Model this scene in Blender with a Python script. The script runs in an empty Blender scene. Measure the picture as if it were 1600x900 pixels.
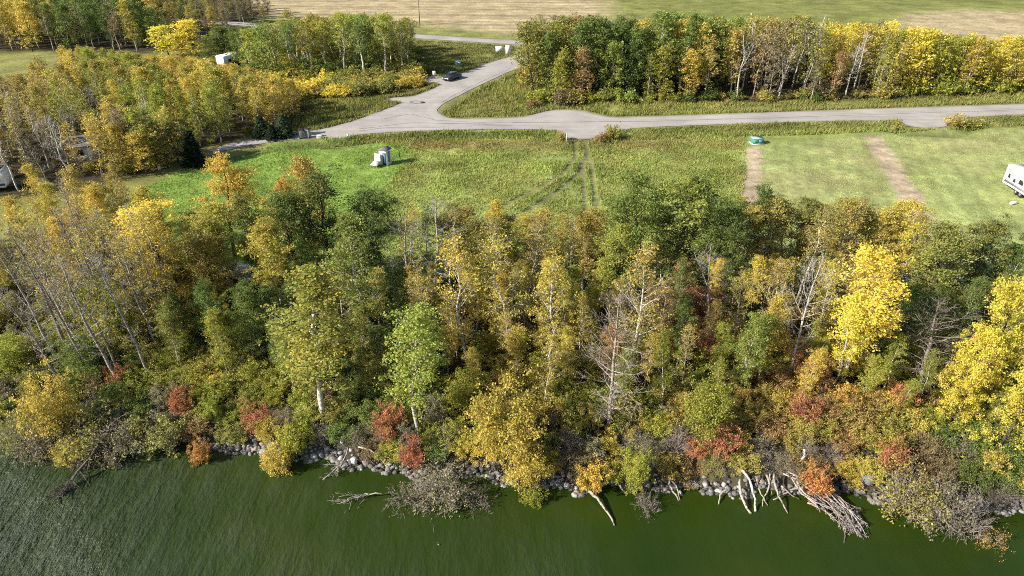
import bpy, math, random
import numpy as np
from mathutils import Vector

# ------------------------------------------------------------------ camera, world, sun, exposure
SC = bpy.context.scene
COL = SC.collection
CAM_H, PITCH, LENS = 35.0, math.radians(30.0), 24.0
FPX = LENS / 36.0 * 1600.0
cam_data = bpy.data.cameras.new("camera")
cam_data.lens = LENS
cam_data.sensor_width = 36.0
cam_data.clip_start = 0.5
cam_data.clip_end = 9000.0
cam = bpy.data.objects.new("camera", cam_data)
cam.location = (0, 0, CAM_H)
cam.rotation_euler = (math.pi / 2 - PITCH, 0, 0)
COL.objects.link(cam)
SC.camera = cam

SUN_ELEV = math.radians(31.0)
SHADOW_DIR = Vector((1.0, 0.45, 0.0)).normalized()        # where shadows fall on the ground
world = bpy.data.worlds.new("World")
SC.world = world
world.use_nodes = True
wn = world.node_tree.nodes
wl = world.node_tree.links
sky = wn.new("ShaderNodeTexSky")
sky.sky_type = 'NISHITA'
sky.sun_disc = False
sky.sun_elevation = SUN_ELEV
to_sun = -SHADOW_DIR
sky.sun_rotation = math.atan2(to_sun.x, to_sun.y)
sky.air_density = 1.0
sky.dust_density = 1.2
bg = wn["Background"]
bg.inputs["Strength"].default_value = 0.08
wl.new(sky.outputs[0], bg.inputs["Color"])

sun_data = bpy.data.lights.new("sun", 'SUN')
sun_data.energy = 4.8
sun_data.angle = math.radians(0.5)
sun_data.color = (1.0, 0.93, 0.82)
sun = bpy.data.objects.new("sun", sun_data)
d = Vector((SHADOW_DIR.x * math.cos(SUN_ELEV), SHADOW_DIR.y * math.cos(SUN_ELEV), -math.sin(SUN_ELEV)))
sun.rotation_euler = d.to_track_quat('-Z', 'Y').to_euler()
sun.location = (-60, 20, 80)
COL.objects.link(sun)

vs = SC.view_settings
vs.view_transform = 'Standard'
vs.look = 'None'
vs.exposure = 0.79
vs.gamma = 1.0
vs.use_curve_mapping = False
SC.cycles.max_bounces = 3
SC.cycles.diffuse_bounces = 2
SC.cycles.use_adaptive_sampling = True
SC.cycles.adaptive_threshold = 0.025
SC.cycles.glossy_bounces = 2
SC.cycles.transmission_bounces = 3
SC.cycles.use_denoising = False
SC.cycles.filter_width = 1.0

# ------------------------------------------------------------------ picture <-> place
LAND = 1.6
CP, SP = math.cos(PITCH), math.sin(PITCH)


def ground_at(px, py, z=LAND):
    """Point of the plane at height z seen at photograph position (px, py) of 1600 x 900."""
    a = (px - 800.0) / FPX
    b = (450.0 - py) / FPX
    dx, dy, dz = a, CP + b * SP, -SP + b * CP
    t = (z - CAM_H) / dz
    return np.array([dx * t, dy * t, z])


def to_px(x, y, z):
    z = np.asarray(z) - CAM_H
    zc = y * CP - z * SP
    zc = np.where(zc < 0.5, 0.5, zc)
    return 800 + FPX * x / zc, 450 - FPX * (y * SP + z * CP) / zc


def height_for(y, ty, base):
    b = (450.0 - ty) / FPX
    dy, dz = CP + b * SP, -SP + b * CP
    return CAM_H + y * dz / dy - base


def poly(pts, z=LAND):
    return np.array([ground_at(p[0], p[1], z)[:2] for p in pts])


def inside(P, x, y):
    x = np.asarray(x, float)
    y = np.asarray(y, float)
    r = np.zeros(x.shape, bool)
    n = len(P)
    for i in range(n):
        x0, y0 = P[i]
        x1, y1 = P[(i + 1) % n]
        c = (y0 > y) != (y1 > y)
        with np.errstate(divide='ignore', invalid='ignore'):
            xi = (x1 - x0) * (y - y0) / (y1 - y0 + 1e-12) + x0
        r ^= c & (x < xi)
    return r


def dist_poly(P, x, y, closed=True):
    best = np.full(np.shape(x), 1e9)
    n = len(P)
    for i in range(n if closed else n - 1):
        a, b = P[i], P[(i + 1) % n]
        e = b - a
        t = np.clip(((x - a[0]) * e[0] + (y - a[1]) * e[1]) / (e @ e + 1e-12), 0, 1)
        best = np.minimum(best, np.hypot(x - a[0] - t * e[0], y - a[1] - t * e[1]))
    return best


def signed(P, x, y):
    """Distance to the polygon, negative inside."""
    d_ = dist_poly(P, x, y)
    return np.where(inside(P, x, y), -d_, d_)


def vnoise(x, y, seed=0):
    x = np.asarray(x, float) + seed * 17.13
    y = np.asarray(y, float) + seed * 7.77
    xi, yi = np.floor(x), np.floor(y)
    fx, fy = x - xi, y - yi
    fx = fx * fx * (3 - 2 * fx)
    fy = fy * fy * (3 - 2 * fy)

    def h(a, b):
        v = np.sin(a * 127.1 + b * 311.7 + seed * 3.7) * 43758.5453
        return v - np.floor(v)
    return (h(xi, yi) * (1 - fx) + h(xi + 1, yi) * fx) * (1 - fy) + (h(xi, yi + 1) * (1 - fx) + h(xi + 1, yi + 1) * fx) * fy


def fbm(x, y, seed=0, octaves=3):
    s, a, t = 0.0, 1.0, 0.0
    for k in range(octaves):
        s = s + a * vnoise(x * 2 ** k, y * 2 ** k, seed + k)
        t += a
        a *= 0.5
    return s / t


# ------------------------------------------------------------------ materials
def new_mat(name):
    m = bpy.data.materials.new(name)
    m.use_nodes = True
    nt = m.node_tree
    for n in list(nt.nodes):
        if n.type != 'OUTPUT_MATERIAL':
            nt.nodes.remove(n)
    return m, nt, nt.nodes["Material Output"]


def node(nt, kind, **kw):
    n = nt.nodes.new(kind)
    for k, v in kw.items():
        if k.startswith("in_"):
            key = k[3:].replace("_", " ")
            n.inputs[key].default_value = v
        else:
            setattr(n, k, v)
    return n


def noise(nt, vec, scale, detail=3.0, rough=0.55):
    n = node(nt, "ShaderNodeTexNoise", in_Scale=scale, in_Detail=detail, in_Roughness=rough)
    if vec is not None:
        nt.links.new(vec, n.inputs["Vector"])
    return n.outputs[0]


def ramp(nt, fac, stops):
    r = nt.nodes.new("ShaderNodeValToRGB")
    nt.links.new(fac, r.inputs[0])
    els = r.color_ramp.elements
    while len(els) < len(stops):
        els.new(0.5)
    for e, (p, c) in zip(els, stops):
        e.position = p
        e.color = (*c, 1) if len(c) == 3 else c
    return r.outputs[0]


def mix_rgb(nt, a, b, fac, mode='MIX'):
    m = nt.nodes.new("ShaderNodeMix")
    m.data_type = 'RGBA'
    m.blend_type = mode
    for s, v in ((m.inputs[0], fac), (m.inputs[6], a), (m.inputs[7], b)):
        if hasattr(v, "is_linked"):
            nt.links.new(v, s)
        else:
            s.default_value = v if not isinstance(v, tuple) else ((*v, 1) if len(v) == 3 else v)
    return m.outputs[2]


def math_node(nt, op, a, b=0.0):
    m = nt.nodes.new("ShaderNodeMath")
    m.operation = op
    for s, v in ((m.inputs[0], a), (m.inputs[1], b)):
        if hasattr(v, "is_linked"):
            nt.links.new(v, s)
        else:
            s.default_value = v
    return m.outputs[0]


def mapping(nt, coord, scale=(1, 1, 1), rot=(0, 0, 0)):
    mp = nt.nodes.new("ShaderNodeMapping")
    mp.inputs["Scale"].default_value = scale
    mp.inputs["Rotation"].default_value = rot
    nt.links.new(coord, mp.inputs["Vector"])
    return mp.outputs[0]


def paint(name, color, rough=0.5, metallic=0.0, vary=0.12, scale=6.0, bump=0.0, spec=0.4):
    m, nt, out = new_mat(name)
    tc = nt.nodes.new("ShaderNodeTexCoord")
    n = noise(nt, tc.outputs["Object"], scale, 4)
    lo = tuple(c * (1 - vary) for c in color)
    hi = tuple(min(1, c * (1 + vary)) for c in color)
    c = ramp(nt, n, [(0.3, lo), (0.7, hi)])
    p = node(nt, "ShaderNodeBsdfPrincipled", in_Roughness=rough, in_Metallic=metallic)
    p.inputs["Specular IOR Level"].default_value = spec
    nt.links.new(c, p.inputs["Base Color"])
    if bump:
        b = node(nt, "ShaderNodeBump", in_Strength=bump, in_Distance=0.05)
        nt.links.new(n, b.inputs["Height"])
        nt.links.new(b.outputs[0], p.inputs["Normal"])
    nt.links.new(p.outputs[0], out.inputs[0])
    return m


def leaf_material():
    m, nt, out = new_mat("leaf")
    oi = nt.nodes.new("ShaderNodeObjectInfo")
    tb = node(nt, "ShaderNodeAttribute", attribute_type='OBJECT', attribute_name="tint_b")
    at = node(nt, "ShaderNodeAttribute", attribute_type='GEOMETRY', attribute_name="leaf")
    sep = nt.nodes.new("ShaderNodeSeparateColor")
    nt.links.new(at.outputs["Color"], sep.inputs[0])
    c = mix_rgb(nt, oi.outputs["Color"], tb.outputs["Color"], sep.outputs[0])
    hs = nt.nodes.new("ShaderNodeHueSaturation")
    nt.links.new(c, hs.inputs["Color"])
    nt.links.new(math_node(nt, 'ADD', math_node(nt, 'MULTIPLY', sep.outputs[2], 0.04), 0.485), hs.inputs["Hue"])
    nt.links.new(math_node(nt, 'MULTIPLY', sep.outputs[1], 1.16), hs.inputs["Value"])
    df = node(nt, "ShaderNodeBsdfPrincipled", in_Roughness=0.55)
    df.inputs["Specular IOR Level"].default_value = 0.22
    tr = nt.nodes.new("ShaderNodeBsdfTranslucent")
    nt.links.new(hs.outputs[0], df.inputs["Base Color"])
    nt.links.new(hs.outputs[0], tr.inputs["Color"])
    mx = nt.nodes.new("ShaderNodeMixShader")
    mx.inputs[0].default_value = 0.42
    nt.links.new(df.outputs[0], mx.inputs[1])
    nt.links.new(tr.outputs[0], mx.inputs[2])
    nt.links.new(mx.outputs[0], out.inputs[0])
    return m


def bark_material():
    """Pale bark with dark scars; the object colour is the bark's own tint."""
    m, nt, out = new_mat("bark")
    oi = nt.nodes.new("ShaderNodeObjectInfo")
    tc = nt.nodes.new("ShaderNodeTexCoord")
    v = mapping(nt, tc.outputs["Object"], (2.5, 2.5, 5.0))
    n = noise(nt, v, 1.6, 4, 0.65)
    dark = mix_rgb(nt, oi.outputs["Color"], (0.25, 0.22, 0.2), 1.0, 'MULTIPLY')
    f = ramp(nt, n, [(0.38, (1, 1, 1)), (0.50, (0, 0, 0))])
    c = mix_rgb(nt, oi.outputs["Color"], dark, f)
    p = node(nt, "ShaderNodeBsdfPrincipled", in_Roughness=0.8)
    p.inputs["Specular IOR Level"].default_value = 0.2
    nt.links.new(c, p.inputs["Base Color"])
    nt.links.new(p.outputs[0], out.inputs[0])
    return m


def tinted_material(name, attr, scale1, scale2, amount, bump, dist=0.05, translucent=0.0):
    """Colour comes from a mesh attribute, broken up by two noises."""
    m, nt, out = new_mat(name)
    at = node(nt, "ShaderNodeAttribute", attribute_type='GEOMETRY', attribute_name=attr)
    tc = nt.nodes.new("ShaderNodeTexCoord")
    n1 = noise(nt, tc.outputs["Object"], scale1, 5, 0.7)
    n2 = noise(nt, tc.outputs["Object"], scale2, 3)
    k = math_node(nt, 'MULTIPLY', n1, n2)
    v = ramp(nt, k, [(0.10, (1 - amount,) * 3), (0.42, (1 + amount,) * 3)])
    c = mix_rgb(nt, at.outputs["Color"], v, 1.0, 'MULTIPLY')
    p = node(nt, "ShaderNodeBsdfPrincipled", in_Roughness=0.9)
    p.inputs["Specular IOR Level"].default_value = 0.15
    nt.links.new(c, p.inputs["Base Color"])
    if bump:
        b = node(nt, "ShaderNodeBump", in_Strength=bump, in_Distance=dist)
        nt.links.new(n1, b.inputs["Height"])
        nt.links.new(b.outputs[0], p.inputs["Normal"])
    sh = p.outputs[0]
    if translucent:
        tr = nt.nodes.new("ShaderNodeBsdfTranslucent")
        nt.links.new(c, tr.inputs["Color"])
        mx = nt.nodes.new("ShaderNodeMixShader")
        mx.inputs[0].default_value = translucent
        nt.links.new(sh, mx.inputs[1])
        nt.links.new(tr.outputs[0], mx.inputs[2])
        sh = mx.outputs[0]
    nt.links.new(sh, out.inputs[0])
    return m


def water_material():
    m, nt, out = new_mat("lake_water")
    tc = nt.nodes.new("ShaderNodeTexCoord")
    base = noise(nt, tc.outputs["Object"], 0.09, 3)
    murk_sheen = ramp(nt, base, [(0.3, (0.013, 0.030, 0.0015)), (0.55, (0.021, 0.041, 0.002)), (0.75, (0.035, 0.047, 0.004))])
    # wind ripples with long slanting crests, finer ripples between, calmer in the lee of the shore
    v1 = mapping(nt, tc.outputs["Object"], (1.0, 0.28, 1.0), (0, 0, math.radians(-38)))
    w1 = noise(nt, v1, 1.0, 3, 0.6)
    v2 = mapping(nt, tc.outputs["Object"], (1.0, 0.45, 1.0), (0, 0, math.radians(-25)))
    w2 = noise(nt, v2, 4.5, 4, 0.65)
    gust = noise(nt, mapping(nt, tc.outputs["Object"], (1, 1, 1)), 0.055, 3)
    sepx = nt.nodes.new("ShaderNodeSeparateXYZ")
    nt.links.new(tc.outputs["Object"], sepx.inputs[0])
    # open water towards the west and away from the shore is rougher and gets more of the painted sheen
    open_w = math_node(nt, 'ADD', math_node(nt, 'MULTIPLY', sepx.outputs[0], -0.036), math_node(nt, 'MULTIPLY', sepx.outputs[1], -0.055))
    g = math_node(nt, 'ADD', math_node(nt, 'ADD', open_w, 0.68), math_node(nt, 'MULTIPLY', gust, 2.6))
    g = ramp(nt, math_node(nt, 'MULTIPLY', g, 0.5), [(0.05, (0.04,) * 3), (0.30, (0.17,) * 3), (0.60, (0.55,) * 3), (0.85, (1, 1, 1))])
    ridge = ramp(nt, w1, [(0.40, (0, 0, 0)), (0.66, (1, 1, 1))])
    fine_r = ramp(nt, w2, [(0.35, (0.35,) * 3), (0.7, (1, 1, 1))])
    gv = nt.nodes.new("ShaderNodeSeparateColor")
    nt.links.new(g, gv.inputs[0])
    sheen_f = math_node(nt, 'MULTIPLY', gv.outputs[0], math_node(nt, 'ADD', 0.42, math_node(nt, 'MULTIPLY', math_node(nt, 'MULTIPLY', ridge, fine_r), 0.75)))
    murk_sheen = mix_rgb(nt, murk_sheen, (0.088, 0.108, 0.078), sheen_f)  # grey sky reflection painted into the base colour, strongest on open-water ripple crests
    h = math_node(nt, 'ADD', math_node(nt, 'MULTIPLY', w1, 1.0), math_node(nt, 'MULTIPLY', w2, 0.45))
    b = node(nt, "ShaderNodeBump", in_Distance=1.6)
    nt.links.new(math_node(nt, 'MULTIPLY', g, 1.0), b.inputs["Strength"])
    nt.links.new(h, b.inputs["Height"])
    p = node(nt, "ShaderNodeBsdfPrincipled", in_Roughness=0.26, in_IOR=1.333)
    nt.links.new(murk_sheen, p.inputs["Base Color"])
    nt.links.new(b.outputs[0], p.inputs["Normal"])
    nt.links.new(p.outputs[0], out.inputs[0])
    return m


def road_material(name, c0, c1):
    m, nt, out = new_mat(name)
    tc = nt.nodes.new("ShaderNodeTexCoord")
    at = node(nt, "ShaderNodeAttribute", attribute_type='GEOMETRY', attribute_name="wear")
    big = noise(nt, tc.outputs["Object"], 0.16, 4, 0.6)
    st = noise(nt, mapping(nt, tc.outputs["Object"], (0.05, 1.3, 1)), 1.0, 3)
    fine = noise(nt, tc.outputs["Object"], 9.0, 2)
    k = math_node(nt, 'ADD', math_node(nt, 'MULTIPLY', big, 0.5), math_node(nt, 'ADD', math_node(nt, 'MULTIPLY', st, 0.3), math_node(nt, 'MULTIPLY', fine, 0.25)))
    c = ramp(nt, k, [(0.36, c0), (0.68, c1)])
    c = mix_rgb(nt, c, at.outputs["Color"], 1.0, 'MULTIPLY')
    p = node(nt, "ShaderNodeBsdfPrincipled", in_Roughness=0.9)
    p.inputs["Specular IOR Level"].default_value = 0.2
    nt.links.new(c, p.inputs["Base Color"])
    b = node(nt, "ShaderNodeBump", in_Strength=0.25, in_Distance=0.02)
    nt.links.new(fine, b.inputs["Height"])
    nt.links.new(b.outputs[0], p.inputs["Normal"])
    nt.links.new(p.outputs[0], out.inputs[0])
    return m


def rock_material():
    m, nt, out = new_mat("rock")
    oi = nt.nodes.new("ShaderNodeObjectInfo")
    tc = nt.nodes.new("ShaderNodeTexCoord")
    n = noise(nt, tc.outputs["Object"], 4.0, 5, 0.65)
    v = ramp(nt, n, [(0.3, (0.55, 0.54, 0.53)), (0.7, (1.1, 1.08, 1.05))])
    c = mix_rgb(nt, oi.outputs["Color"], v, 1.0, 'MULTIPLY')
    p = node(nt, "ShaderNodeBsdfPrincipled", in_Roughness=0.85)
    nt.links.new(c, p.inputs["Base Color"])
    b = node(nt, "ShaderNodeBump", in_Strength=0.5, in_Distance=0.05)
    nt.links.new(n, b.inputs["Height"])
    nt.links.new(b.outputs[0], p.inputs["Normal"])
    nt.links.new(p.outputs[0], out.inputs[0])
    return m


M = {
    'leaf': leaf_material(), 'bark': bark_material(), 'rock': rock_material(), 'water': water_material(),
    'ground': tinted_material("ground_cover", "tint", 1.1, 0.22, 0.42, 0.7, 0.25),
    'grass': tinted_material("grass_blades", "tint", 0.7, 0.15, 0.25, 0.0, translucent=0.25),
    'road': road_material("chip_seal", (0.33, 0.30, 0.27), (0.50, 0.465, 0.435)),
    'white': paint("white_panel", (0.80, 0.80, 0.79), 0.4, vary=0.04),
    'offwhite': paint("weathered_white", (0.62, 0.61, 0.58), 0.7, vary=0.15),
    'beige': paint("beige_board", (0.42, 0.34, 0.24), 0.8),
    'grey': paint("grey_metal", (0.24, 0.24, 0.25), 0.5, vary=0.15),
    'dark': paint("dark_rubber", (0.025, 0.025, 0.028), 0.6),
    'roof': paint("grey_roof", (0.16, 0.15, 0.15), 0.8, vary=0.25),
    'blue': paint("blue_door", (0.06, 0.12, 0.27), 0.5),
    'bluepale': paint("blue_tarpaulin", (0.05, 0.11, 0.26), 0.45, vary=0.3, bump=0.4),
    'teal': paint("teal_cabinet", (0.07, 0.26, 0.22), 0.5),
    'mint': paint("pale_green_cabinet", (0.34, 0.52, 0.45), 0.5),
    'carpaint': paint("grey_car_paint", (0.075, 0.085, 0.09), 0.28, 0.4, vary=0.05, spec=0.6),
    'glass': paint("dark_glass", (0.02, 0.025, 0.03), 0.08, vary=0.05, spec=0.8),
    'lamp': paint("lamp_glass", (0.7, 0.72, 0.74), 0.15, vary=0.05),
    'pole': paint("weathered_pole", (0.22, 0.18, 0.14), 0.9, vary=0.3),
    'tar': paint("tar_seal", (0.20, 0.185, 0.17), 0.7, vary=0.3),
    'tarp': paint("grey_tarpaulin", (0.40, 0.42, 0.42), 0.5, vary=0.45, scale=2.5, bump=0.6),
    'rust': paint("red_trim", (0.30, 0.06, 0.05), 0.6),
}


# ------------------------------------------------------------------ mesh helpers
def mesh_from(name, V, F, mat, smooth=False, face_attr=None, point_attr=None):
    """V: (n,3); F: list of int arrays (m,3) or (m,4)."""
    me = bpy.data.meshes.new(name)
    V = np.asarray(V, np.float32)
    Fs = [np.asarray(f, np.int32) for f in (F if isinstance(F, list) else [F]) if len(f)]
    me.vertices.add(len(V))
    me.vertices.foreach_set("co", V.ravel())
    loops = np.concatenate([f.ravel() for f in Fs])
    tot = np.concatenate([np.full(len(f), f.shape[1], np.int32) for f in Fs])
    start = np.concatenate([[0], np.cumsum(tot)[:-1]]).astype(np.int32)
    me.loops.add(len(loops))
    me.loops.foreach_set("vertex_index", loops)
    me.polygons.add(len(tot))
    me.polygons.foreach_set("loop_start", start)
    me.polygons.foreach_set("loop_total", tot)
    if smooth:
        me.polygons.foreach_set("use_smooth", np.ones(len(tot), bool))
    for attr, dom in ((face_attr, 'FACE'), (point_attr, 'POINT')):
        if attr:
            for k, v in attr.items():
                a = me.attributes.new(k, 'FLOAT_COLOR', dom)
                v = np.asarray(v, np.float32)
                if v.shape[1] == 3:
                    v = np.concatenate([v, np.ones((len(v), 1), np.float32)], 1)
                a.data.foreach_set("color", v.ravel())
    me.materials.append(mat)
    me.update(calc_edges=True)
    return me


class MB:
    def __init__(self):
        self.V, self.F4, self.F3, self.n, self.T = [], [], [], 0, {}

    def add(self, V, quads=None, tris=None):
        V = np.asarray(V, float)
        self.V.append(V)
        if quads is not None and len(quads):
            self.F4.append(np.asarray(quads) + self.n)
        if tris is not None and len(tris):
            self.F3.append(np.asarray(tris) + self.n)
        self.n += len(V)
        return self

    def tube(self, P, R, sides=5):
        self.T.setdefault((len(P), sides), []).append((P, R))
        return self

    def flush(self):
        for (k, sides), items in self.T.items():
            P = np.array([p for p, _ in items], float)
            R = np.array([r for _, r in items], float)
            m = len(P)
            T = np.gradient(P, axis=1)
            T /= np.linalg.norm(T, axis=2)[..., None] + 1e-9
            ref = np.where(np.abs(T[..., 2:3]) > 0.9, np.array([1.0, 0, 0]), np.array([0, 0, 1.0]))
            A = np.cross(T, ref)
            A /= np.linalg.norm(A, axis=2)[..., None] + 1e-9
            B = np.cross(T, A)
            an = np.linspace(0, 2 * np.pi, sides, endpoint=False)
            ring = P[:, :, None, :] + R[:, :, None, None] * (np.cos(an)[None, None, :, None] * A[:, :, None, :] + np.sin(an)[None, None, :, None] * B[:, :, None, :])
            V = np.concatenate([ring.reshape(m, -1, 3), P[:, -1:], P[:, :1]], 1)
            nv = k * sides + 2
            i = np.arange(k - 1)[:, None] * sides
            j = np.arange(sides)[None, :]
            j2 = (j + 1) % sides
            q = np.stack([i + j, i + j2, i + sides + j2, i + sides + j], -1).reshape(-1, 4)
            e = np.arange(sides)
            top = np.stack([(k - 1) * sides + e, (k - 1) * sides + (e + 1) % sides, np.full(sides, k * sides)], 1)
            bot = np.stack([(e + 1) % sides, e, np.full(sides, k * sides + 1)], 1)
            t = np.vstack([top, bot])
            o = (np.arange(m) * nv)[:, None, None]
            self.add(V.reshape(-1, 3), (q[None] + o).reshape(-1, 4), (t[None] + o).reshape(-1, 3))
        self.T = {}

    def box(self, c, s, rz=0.0, taper=1.0, shear=0.0):
        x, y, z = s[0] / 2, s[1] / 2, s[2] / 2
        V = np.array([[-x, -y, -z], [x, -y, -z], [x, y, -z], [-x, y, -z],
                      [-x * taper, -y * taper, z], [x * taper, -y * taper, z], [x * taper, y * taper, z], [-x * taper, y * taper, z]])
        V[4:, 0] += shear
        if rz:
            ca, sa = math.cos(rz), math.sin(rz)
            V[:, :2] = V[:, :2] @ np.array([[ca, sa], [-sa, ca]])
        V += np.asarray(c)
        return self.add(V, [[0, 3, 2, 1], [4, 5, 6, 7], [0, 1, 5, 4], [1, 2, 6, 5], [2, 3, 7, 6], [3, 0, 4, 7]])

    def prism(self, outline, y0, y1):
        """outline: [(x,z)] extruded along y."""
        n = len(outline)
        o = np.array(outline, float)
        V = np.vstack([np.column_stack([o[:, 0], np.full(n, y0), o[:, 1]]), np.column_stack([o[:, 0], np.full(n, y1), o[:, 1]])])
        q = [[i, (i + 1) % n, n + (i + 1) % n, n + i] for i in range(n)]
        t = [[0, i + 1, i] for i in range(1, n - 1)] + [[n, n + i, n + i + 1] for i in range(1, n - 1)]
        return self.add(V, q, t)

    def mesh(self, name, mat, smooth=False):
        self.flush()
        F = []
        if self.F4:
            F.append(np.vstack(self.F4))
        if self.F3:
            F.append(np.vstack(self.F3))
        return mesh_from(name, np.vstack(self.V), F, mat, smooth)

    def build(self, name, mat, parent=None, smooth=False, bevel=0.0):
        o = link(name, self.mesh(name, mat, smooth), parent)
        if bevel:
            b = o.modifiers.new("bevel", 'BEVEL')
            b.width = bevel
            b.segments = 2
        return o


def link(name, data, parent=None):
    o = bpy.data.objects.new(name, data)
    COL.objects.link(o)
    if parent is not None:
        o.parent = parent
    return o


def tag(o, label, cat, group=None):
    o["label"] = label
    o["category"] = cat
    if group:
        o["group"] = group
    return o


def thing(name, loc, rz=0.0, label=None, cat=None, group=None):
    o = link(name, None)
    o.empty_display_size = 0.3
    o.location = loc
    o.rotation_euler = (0, 0, rz)
    if label:
        tag(o, label, cat, group)
    return o


def kind(o, k):
    o["kind"] = k
    return o


# ------------------------------------------------------------------ layout of roads and land use (outlines on the land)
SHORE = poly([(-900, 685), (-300, 687), (-100, 683), (0, 679), (90, 685), (180, 681), (240, 687), (330, 700), (430, 712), (520, 723), (600, 734), (700, 743), (800, 752), (900, 759), (1000, 761), (1100, 764), (1250, 769), (1400, 775), (1480, 787), (1560, 801), (1700, 811), (2000, 817), (2700, 829)], 0.0)
ROAD_LOCAL = poly([(2600, 128), (1800, 154), (1600, 163), (1400, 169), (1200, 176), (1000, 183), (955, 184), (925, 178), (905, 172), (862, 172), (838, 178), (815, 184), (760, 185.5),
                   (705, 186), (690, 181), (682, 174), (686, 167), (700, 158), (750, 133), (800, 110), (850, 90), (900, 78), (842, 72), (800, 88), (767, 97), (733, 110),
                   (700, 124), (683, 119), (640, 119), (640, 125), (678, 128), (690, 134), (655, 148), (640, 152), (606, 153), (606, 158), (630, 160), (600, 172), (550, 190), (500, 203), (440, 211), (390, 217), (330, 232), (330, 240), (395, 226), (450, 219), (505, 214), (530, 217), (560, 210),
                   (620, 206), (700, 203), (800, 201.5), (868, 203), (884, 217), (930, 218), (962, 202), (1050, 197), (1200, 192), (1405, 187), (1418, 199), (1478, 201), (1492, 184), (1600, 179), (1800, 171), (2600, 145)])
HIGHWAY = poly([(-400, -9), (0, 13), (424, 37), (645, 53.5), (800, 63), (900, 70), (1100, 82), (1600, 108), (2600, 160), (2600, 172), (1600, 117), (1100, 90), (900, 77), (800, 69.5), (645, 60), (424, 43), (0, 18), (-400, -5)])
LAWN = poly([(205, 300), (262, 276), (330, 250), (440, 222), (530, 219), (610, 222), (642, 232), (630, 262), (600, 300), (560, 420), (240, 420)])
MOWN = poly([(1163, 226), (1420, 205), (1600, 200), (2300, 200), (2300, 470), (1150, 470)])
STRIP_A = poly([(1166, 228), (1188, 228), (1190, 262), (1188, 300), (1190, 440), (1150, 440), (1160, 300), (1166, 262)])
STRIP_B = poly([(1352, 214), (1377, 213), (1400, 245), (1440, 308), (1520, 440), (1450, 440), (1402, 310), (1378, 262)])
STUBBLE = poly([(345, -60), (345, 14), (430, 30), (660, 38), (760, 50), (830, 55), (960, 45), (955, 20), (930, -60)])
DRYFIELD = poly([(1380, 45), (1420, 22), (1500, 15), (1700, 20), (1700, 70), (1480, 70)])
FOREST = poly([(-700, 715), (-700, 360), (-150, 380), (130, 380), (240, 400), (330, 425), (620, 445), (760, 432), (1430, 440), (1540, 470), (1700, 480), (2300, 500), (2300, 860), (1600, 805), (1400, 775), (1000, 762), (800, 750), (600, 728), (430, 708), (240, 682), (0, 676)])
WOODS_LEFT = poly([(-700, 300), (-700, 110), (-100, 118), (70, 128), (150, 110), (250, 100), (335, 108), (400, 150), (480, 175), (440, 200), (330, 226), (240, 270), (120, 300), (-100, 320)])
WOODS_BACK = poly([(-500, 70), (-500, -25), (0, -25), (350, -10), (420, 22), (330, 60), (230, 84), (60, 80), (-100, 84)])
CLUSTER = poly([(330, 92), (330, 62), (640, 72), (662, 104), (655, 130), (560, 141), (420, 150), (345, 120)])
BELT = poly([(828, 150), (838, 118), (870, 95), (1000, 100), (1300, 103), (1700, 110), (2300, 118), (2300, 135), (1700, 142), (1600, 146), (1300, 158), (1000, 160), (880, 158)])


def bank(x, y):
    """Height of the land: lake bed, bank, then nearly level ground with shallow ditches beside the roads."""
    s = shore_y(x)
    dd = np.asarray(y) - s
    n = fbm(np.asarray(x) * 0.13, np.asarray(y) * 0.13, 5) - 0.5
    t = np.clip((dd + 0.4 + n * 1.0) / 3.0, 0, 1)
    up = LAND * t * t * (3 - 2 * t) - 0.12
    bed = np.clip(dd * 0.35, -2.5, 0)
    return np.where(dd < 0, bed - 0.15, up) + np.where(dd > 3, 0.12, 0)


SH_X, SH_Y = SHORE[:, 0], SHORE[:, 1]


def shore_y(x):
    x = np.asarray(x, float)
    return np.interp(x, SH_X, SH_Y) + 0.5 * np.sin(x * 0.9 + 1.0) * np.sin(x * 0.31) + 0.25 * np.sin(x * 2.3)


def land_z(x, y):
    x = np.asarray(x, float)
    y = np.asarray(y, float)
    z = bank(x, y)
    far = np.clip((y - 60) / 20, 0, 1)
    rd = np.minimum(np.maximum(signed(ROAD_LOCAL, x, y), 0), np.maximum(signed(HIGHWAY, x, y), 0))
    z = z + far * (fbm(x * 0.06, y * 0.06, 9) - 0.5) * 0.5 * np.clip((rd - 0.5) / 8, 0, 1)
    ditch = -0.45 * np.exp(-((rd - 3.2) / 1.5) ** 2) * far
    return z + ditch - 0.03 * (rd <= 0.4) * far


# heights and road distances on a one-metre grid, for the thousands of plants and blades
GX, GY = np.arange(-260, 261, 1.0), np.arange(18, 431, 1.0)
_x, _y = np.meshgrid(GX, GY)
GRID_Z = land_z(_x.ravel(), _y.ravel()).reshape(_x.shape)
GRID_RD = np.minimum(signed(ROAD_LOCAL, _x.ravel(), _y.ravel()), signed(HIGHWAY, _x.ravel(), _y.ravel())).reshape(_x.shape)


def grid_value(G, x, y):
    fx = np.clip(np.asarray(x, float) - GX[0], 0, len(GX) - 1.001)
    fy = np.clip(np.asarray(y, float) - GY[0], 0, len(GY) - 1.001)
    i, j = fx.astype(int), fy.astype(int)
    a, b = fx - i, fy - j
    return (G[j, i] * (1 - a) + G[j, i + 1] * a) * (1 - b) + (G[j + 1, i] * (1 - a) + G[j + 1, i + 1] * a) * b


def quick_z(x, y):
    return grid_value(GRID_Z, x, y)


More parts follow.
